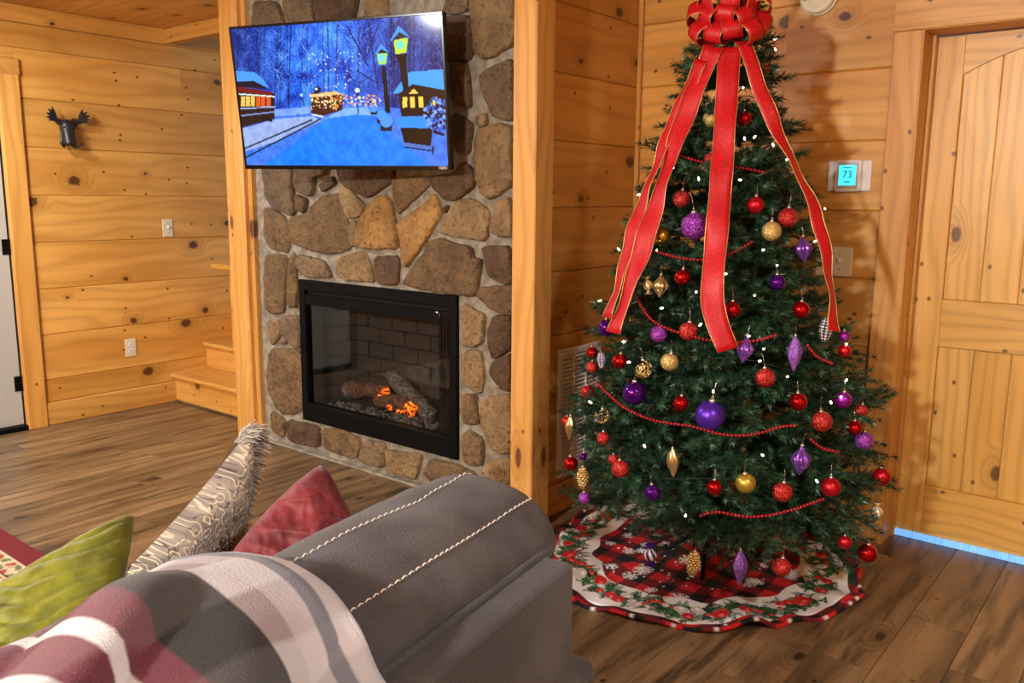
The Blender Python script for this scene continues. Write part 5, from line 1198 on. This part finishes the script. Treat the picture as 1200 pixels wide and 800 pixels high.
# ------------------------------------------------------------------ throw blanket
b = NB('plush_throw'); at = b.n('VertexColor', layer_name='Col'); tcn = b.n('TexCoord').outputs['Object']; n2 = b.noise(tcn, 300, 2)
c = b.mix(b.math('MULTIPLY', b.smooth(n2, 0.45, 0.7), 0.02), at.outputs[0], (0.8, 0.78, 0.76)); b.l(c, b.b.inputs['Base Color']); b.bump(n2, 0.5, 0.003)
M['throw'] = b.set(Roughness=0.95, Sheen_Weight=0.12)
BS = np.array([(-.30, .445), (-.275, .52), (-.25, .63), (-.205, .73), (-.13, .805), (-.04, .845), (.05, .852), (.14, .832), (.21, .785), (.252, .73), (.295, .715), (.325, .66), (.335, .50), (.34, .30), (.345, .12)])
bl_ = np.r_[0, np.cumsum(np.linalg.norm(np.diff(BS, axis=0), axis=1))]
NU, NV2 = 230, 150
ul = np.linspace(0, bl_[-1], NV2); vlin = np.linspace(-1.12, 0.015, NU)
bn = np.interp(ul, bl_, BS[:, 0]); bz_ = np.interp(ul, bl_, BS[:, 1])
for _ in range(6): bn[1:-1] = (bn[:-2]+2*bn[1:-1]+bn[2:])/4; bz_[1:-1] = (bz_[:-2]+2*bz_[1:-1]+bz_[2:])/4
dn, dz = np.gradient(bn), np.gradient(bz_); ln_ = np.hypot(dn, dz); nn_, nz_ = -dz/ln_*-1*-1, dn/ln_
nn_, nz_ = -dz/ln_, dn/ln_
Vg, Ug = np.meshgrid(vlin, ul, indexing='ij')
edge = np.clip((0.015-Vg)/0.05, 0, 1)**0.5
ridge = lambda x: np.abs(np.sin(x))**0.6
disp = 0.004+edge*(0.010*np.sin(Vg*13+Ug*6+0.5)+0.020*ridge(Ug*7.5+Vg*4.2+0.6)-0.008+0.007*np.sin(Ug*21-Vg*9))
sst = lambda x, a0, a1: np.clip((x-a0)/(a1-a0), 0, 1)**2*(3-2*np.clip((x-a0)/(a1-a0), 0, 1))
for c0, sl, amp, v0 in ((0.60, -0.28, 0.040, -0.12), (0.80, -0.10, 0.034, -0.06)):
    cl = c0+sl*(Vg+0.1)+0.02*np.sin(Vg*9); disp += amp*sst(-Vg, -v0, -v0+0.16)*sst(Ug, cl-0.14, cl-0.02)*(1-sst(Ug, cl-0.008, cl+0.02))
disp -= (1-edge)*0.016
Ln = bn[None, :]+nn_[None, :]*disp; Lz = bz_[None, :]+nz_[None, :]*disp; Lv = Vg+0.012*np.sin(Ug*11)+0.018*np.sin(Ug*4+1)-0.05*np.clip(Ug-0.62, 0, 1)
Lz = np.maximum(Lz, 0.10)
bands = [(0.00, (180, 182, 186)), (0.035, (112, 118, 128)), (0.065, (172, 168, 170)), (0.115, (134, 118, 119)), (0.165, (17, 19, 19)), (0.275, (94, 26, 46)), (0.325, (196, 196, 200)), (0.35, (94, 26, 46)), (0.405, (140, 142, 150)), (0.45, (190, 190, 194)), (0.53, (124, 128, 138)), (0.60, (17, 19, 19)), (0.70, (134, 118, 119)), (0.78, (210, 206, 206)), (0.9, (94, 26, 46)), (1.0, (60, 60, 62))]
dist = 0.015-Vg; colb = np.zeros(Vg.shape+(3,))
for s, c in bands: colb[dist >= s] = lin(c)
wb = [(0.0, .35), (0.10, 0.0), (0.20, .55), (0.28, .15), (0.36, 0.75), (0.46, .12), (0.58, .80), (0.66, .2), (0.74, .75), (0.80, .1), (0.9, 0.6)]
ww = np.zeros(Vg.shape)
for s, a in wb: ww[Ug >= s] = a
lightness = (colb.mean(-1) > 0.2); ww = np.where(lightness, ww, ww*0.12)[..., None]
colb = colb*(1-ww)+np.array(lin((204, 206, 208)))*ww
Vb = np.stack([Ln.ravel(), Lv.ravel(), Lz.ravel()], 1)
thr = thing('throw_blanket', 'plush plaid throw in grey, white, maroon and charcoal over the sofa back', 'blanket', (-1.085, 0.715, 0.85), rot=(0, 0, TH_S))
me = colour_mesh('cloth', (Vb-np.array([0, 0, 0.85])).tolist(), grid_faces(NU, NV2), colb.reshape(-1, 3), M['throw'])
o = mkl('cloth', None, None, thr, me=me); so = o.modifiers.new('thickness', 'SOLIDIFY'); so.thickness = 0.010; so.offset = -1
hem = [Vector((Ln[-1, j], Lv[-1, j], Lz[-1, j]-0.85)) for j in range(NV2)]
hv, hf = tube(hem, 0.011, 8)
me = colour_mesh('hem', [tuple(v) for v in hv], hf, np.repeat(colb[-1], 8, axis=0), M['throw']); mkl('hem', None, None, thr, me=me)

# ------------------------------------------------------------------ cushions on the seat
def cushion(T, L, R, th, wrinkle, N=54, pinch=0.09, floor_z=0.437, back=0.3, rnd=0.0):
    T, L, R = map(Vector, (T, L, R)); a, c_ = (L-T)/2, (R-T)/2; C = T+a+c_; nrm = a.cross(c_).normalized()
    if nrm.dot(Vector((0, 0, 1.4))-C+Vector((0, 0, C.z-0.6))) < 0: nrm = -nrm
    out = []
    for side in (1, -1):
        V = []
        for i in range(N):
            for j in range(N):
                u, v = -1+2*i/(N-1), -1+2*j/(N-1)
                pu = u*(1-pinch*(1-v*v))*math.sqrt(1-rnd*v*v); pv = v*(1-pinch*(1-u*u))*math.sqrt(1-rnd*u*u)
                h = th*max(0.0, (1-u**4)*(1-v**4))**0.42
                if side < 0: h *= back if not callable(back) else back(u, v)
                else: h += wrinkle(u, v)*max(0.0, (1-u*u)*(1-v*v))**0.3
                p = C+a*pu+c_*pv+nrm*(h*side)
                if p.z < floor_z: p.z = floor_z+0.002*(p.z-floor_z)
                V.append(p)
        out.append((V, grid_faces(N, N)))
    return out, C, a, c_, nrm
fq = random.Random(8)
# patterned cushion
def woven():
    b = NB('woven_damask'); tc = b.n('TexCoord').outputs['UV']; 
    s = b.n('SeparateXYZ'); b.l(tc, s.inputs[0]); u, v = s.outputs[0], s.outputs[1]
    base = b.noise(tc, 6, 2); w = b.noise(tc, 7, 2.0, 0.5)
    cont = b.math('ABSOLUTE', b.math('SINE', b.math('MULTIPLY', w, 34.0)))
    w2 = b.noise(tc, 9, 2, 0.5); cont2 = b.math('ABSOLUTE', b.math('SINE', b.math('MULTIPLY', w2, 24.0)))
    du = b.math('SUBTRACT', u, 0.5); dv = b.math('SUBTRACT', v, 0.52)
    rr = b.math('SQRT', b.math('ADD', b.math('MULTIPLY', du, du), b.math('MULTIPLY', dv, dv)))
    med = b.math('SUBTRACT', 1.0, b.smooth(b.math('ADD', rr, b.math('MULTIPLY', b.math('SUBTRACT', base, 0.5), 0.18)), 0.20, 0.27))
    g = b.mix(b.smooth(base, 0.4, 0.6), lin((176, 170, 158)), lin((138, 132, 124)))
    col = b.mix(med, g, lin((92, 68, 54)))
    col = b.mix(b.math('SUBTRACT', 1.0, b.smooth(cont, 0.28, 0.5)), col, lin((226, 218, 190)))
    col = b.mix(b.math('MULTIPLY', b.math('SUBTRACT', 1.0, b.smooth(cont2, 0.12, 0.3)), 0.8), col, lin((66, 58, 52)))
    b.l(col, b.b.inputs['Base Color']); b.bump(b.noise(tc, 160, 2), 0.4, 0.002); return b.set(Roughness=0.9)
M['damask'] = woven(); M['brown_back'] = noisy('brown_velour', (58, 44, 36), (78, 60, 48), 30, 0.9, 0.3)
def add_uv(me, N):
    uv = me.uv_layers.new(name='UVMap'); vi = np.empty(len(me.loops), int); me.loops.foreach_get('vertex_index', vi)
    uvs = np.stack([(vi // N)/(N-1), (vi % N)/(N-1)], 1).astype(np.float32); uv.data.foreach_set('uv', uvs.ravel())
PT, PL, PR = (-1.958, 1.292, 0.765), (-1.763, 0.847, 0.585), (-1.930, 1.164, 0.41)
sides, C, a, c_, nm = cushion(PT, PL, PR, 0.095, lambda u, v: 0.004*math.sin(5*u+3*v), back=lambda u, v: 0.12+0.9*max(0.0, -u-0.35)**1.5)
pc = thing('patterned_cushion', 'grey and cream patterned cushion with shaggy fringe on the sofa seat', 'cushion', C)
o = mk('front_cover', sides[0], M['damask'], pc, True); add_uv(o.data, 54)
mk('back_cover', sides[1], M['brown_back'], pc, True)
def fringe(p0, p1, outd, n, ln, seed, nrm):
    q = random.Random(seed); V, F_ = [], []
    for k in range(n):
        t = q.random(); p = Vector(p0).lerp(Vector(p1), t)+nrm*q.uniform(-.012, .012)
        d = (outd+nrm*q.uniform(-.1, 1.3)+(Vector(p1)-Vector(p0)).normalized()*q.uniform(-.7, .7)+Vector((0, 0, q.uniform(-.5, .2)))).normalized()
        l = ln*q.uniform(.6, 1.15); s = d.cross(Vector((q.uniform(-1, 1), q.uniform(-1, 1), q.uniform(-1, 1)))).normalized()*0.0016; m = p+d*l*.55; e = p+d*l+Vector((0, 0, -0.25*l))
        i = len(V); V += [p-s, p+s, m+s, m-s, e+s*.7, e-s*.7]; F_ += [(i, i+1, i+2, i+3), (i+3, i+2, i+4, i+5)]
    return V, F_
M['fringe_l'] = plain('grey_fringe', (200, 196, 188), 0.9); M['fringe_d'] = plain('dark_grey_fringe', (96, 90, 84), 0.9)
aT, aR = Vector(PT), Vector(PR)
outd = -a.normalized()
def edge_pt(v): return C-a*(1-0.09*(1-v*v))*1.0+c_*v
seq = [edge_pt(-1+2*k/6) for k in range(7)]
for nm_, mat, sd in (('fringe', M['fringe_l'], 1), ('fringe', M['fringe_d'], 2)):
    o = mk(nm_, join(*[fringe(seq[k], seq[k+1], outd, 420 if sd == 1 else 150, 0.058, sd*10+k, nm) for k in range(6)]), mat, pc); o['kind'] = 'stuff'
o = mk('fringe', fringe(C-a+c_*-1, C-a*0.80+c_*-1, (-c_.normalized()-a.normalized()).normalized(), 260, 0.05, 77, nm), M['fringe_l'], pc); o['kind'] = 'stuff'
# red crushed velvet cushion
def wr_red(u, v): return 0.020*mnoise.fractal(Vector((u*1.7+4, v*1.1, 1.7)), 1.0, 2.0, 4)+0.018*(1-abs(mnoise.noise(Vector((u*3.2+v*2, v*1.0, 9.2)))))**3
sides, C, a, c_, nm = cushion((-1.645, 1.30, 0.768), (-1.66, 0.99, 0.575), (-1.43, 1.285, 0.50), 0.085, wr_red, 90, 0.02, back=0.3, rnd=0.22)
M['red_velvet'] = noisy('crushed_red_velvet', (92, 14, 22), (122, 24, 34), 9, 0.6, 0.4, 90, 0.003, Sheen_Weight=0.2)
rc = thing('red_cushion', 'crumpled dark red velvet cushion behind the sofa back', 'cushion', C)
mk('front_cover', sides[0], M['red_velvet'], rc, True); mk('back_cover', sides[1], M['red_velvet'], rc, True)
# green pleated cushion
def wr_g(u, v):
    s = u*0.55+v*1.0+0.12*math.sin(4*u)+0.05*math.sin(9*u+3*v); return 0.011*abs(math.sin(s*11))**0.6-0.006+0.004*mnoise.noise(Vector((u*5, v*5, 2)))
sides, C, a, c_, nm = cushion((-1.668, 0.838, 0.748), (-1.668, 0.40, 0.615), (-1.47, 0.67, 0.60), 0.07, wr_g, 110, 0.02, back=0.15, rnd=0.12)
M['green_velvet'] = noisy('olive_green_velvet', (98, 104, 12), (128, 132, 24), 22, 0.6, 0.25, 120, 0.002, Sheen_Weight=0.15)
gc = thing('green_cushion', 'olive green pleated velvet cushion at the left of the sofa', 'cushion', C)
mk('front_cover', sides[0], M['green_velvet'], gc, True); mk('back_cover', sides[1], M['green_velvet'], gc, True)

# ------------------------------------------------------------------ rug
RX0, RX1, RY0, RY1 = -5.05, -3.05, -0.9, 1.293
nx_, ny_ = 260, 285
gx2, gy2 = np.meshgrid(np.linspace(RX0, RX1, nx_), np.linspace(RY0, RY1, ny_), indexing='ij')
dE = np.minimum(np.minimum(gx2-RX0, RX1-gx2), np.minimum(gy2-RY0, RY1-gy2)); q = np.random.RandomState(6)
colr = np.zeros(gx2.shape+(3,)); colr[:] = lin((112, 14, 26))
def setc(m, c): colr[m] = lin(c)
cells = lambda s, ox: (np.sin(gx2*s+ox)*np.sin(gy2*s+1.3*ox)+0.5*np.sin(gx2*s*1.9+gy2*s*0.7+ox)*np.sin(gy2*s*1.7-gx2*0.4*s))
setc(dE > 0.085, (206, 186, 146)); p = cells(62, 0.4); setc((dE > 0.085) & (p > 0.42), (162, 70, 48)); setc((dE > 0.085) & (p < -0.42), (104, 110, 76))
for a0, a1, c in ((0.085, 0.092, (40, 26, 22)), (0.092, 0.10, (222, 206, 170)), (0.165, 0.172, (40, 26, 22)), (0.172, 0.182, (214, 196, 150)), (0.24, 0.248, (40, 26, 22))): setc((dE > a0) & (dE < a1), c)
m = (dE > 0.182) & (dE < 0.24); setc(m, (200, 186, 150)); p2 = cells(95, 2.0); setc(m & (p2 > 0.35), (60, 52, 40)); setc(m & (p2 < -0.5), (170, 84, 56))
m = dE > 0.248; setc(m, (28, 24, 26)); p3 = cells(48, 1.1); setc(m & (p3 > 0.3), (208, 190, 150)); setc(m & (p3 < -0.5), (120, 26, 32))
rug = thing('area_rug', 'oriental area rug with dark red border beyond the green cushion', 'rug', ((RX0+RX1)/2, (RY0+RY1)/2, 0))
o = mkl('pile', None, None, rug, me=colour_mesh('pile', np.stack([gx2.ravel()-(RX0+RX1)/2, gy2.ravel()-(RY0+RY1)/2, np.full(gx2.size, 0.011)], 1).tolist(), [f[::-1] for f in grid_faces(nx_, ny_)], colr.reshape(-1, 3), M['print']))
box('edge_binding', RX0-0.004, RX1+0.004, RY0-0.004, RY1+0.004, 0.001, 0.0105, plain('rug_binding', (120, 20, 34), 0.9), rug, 0.002)
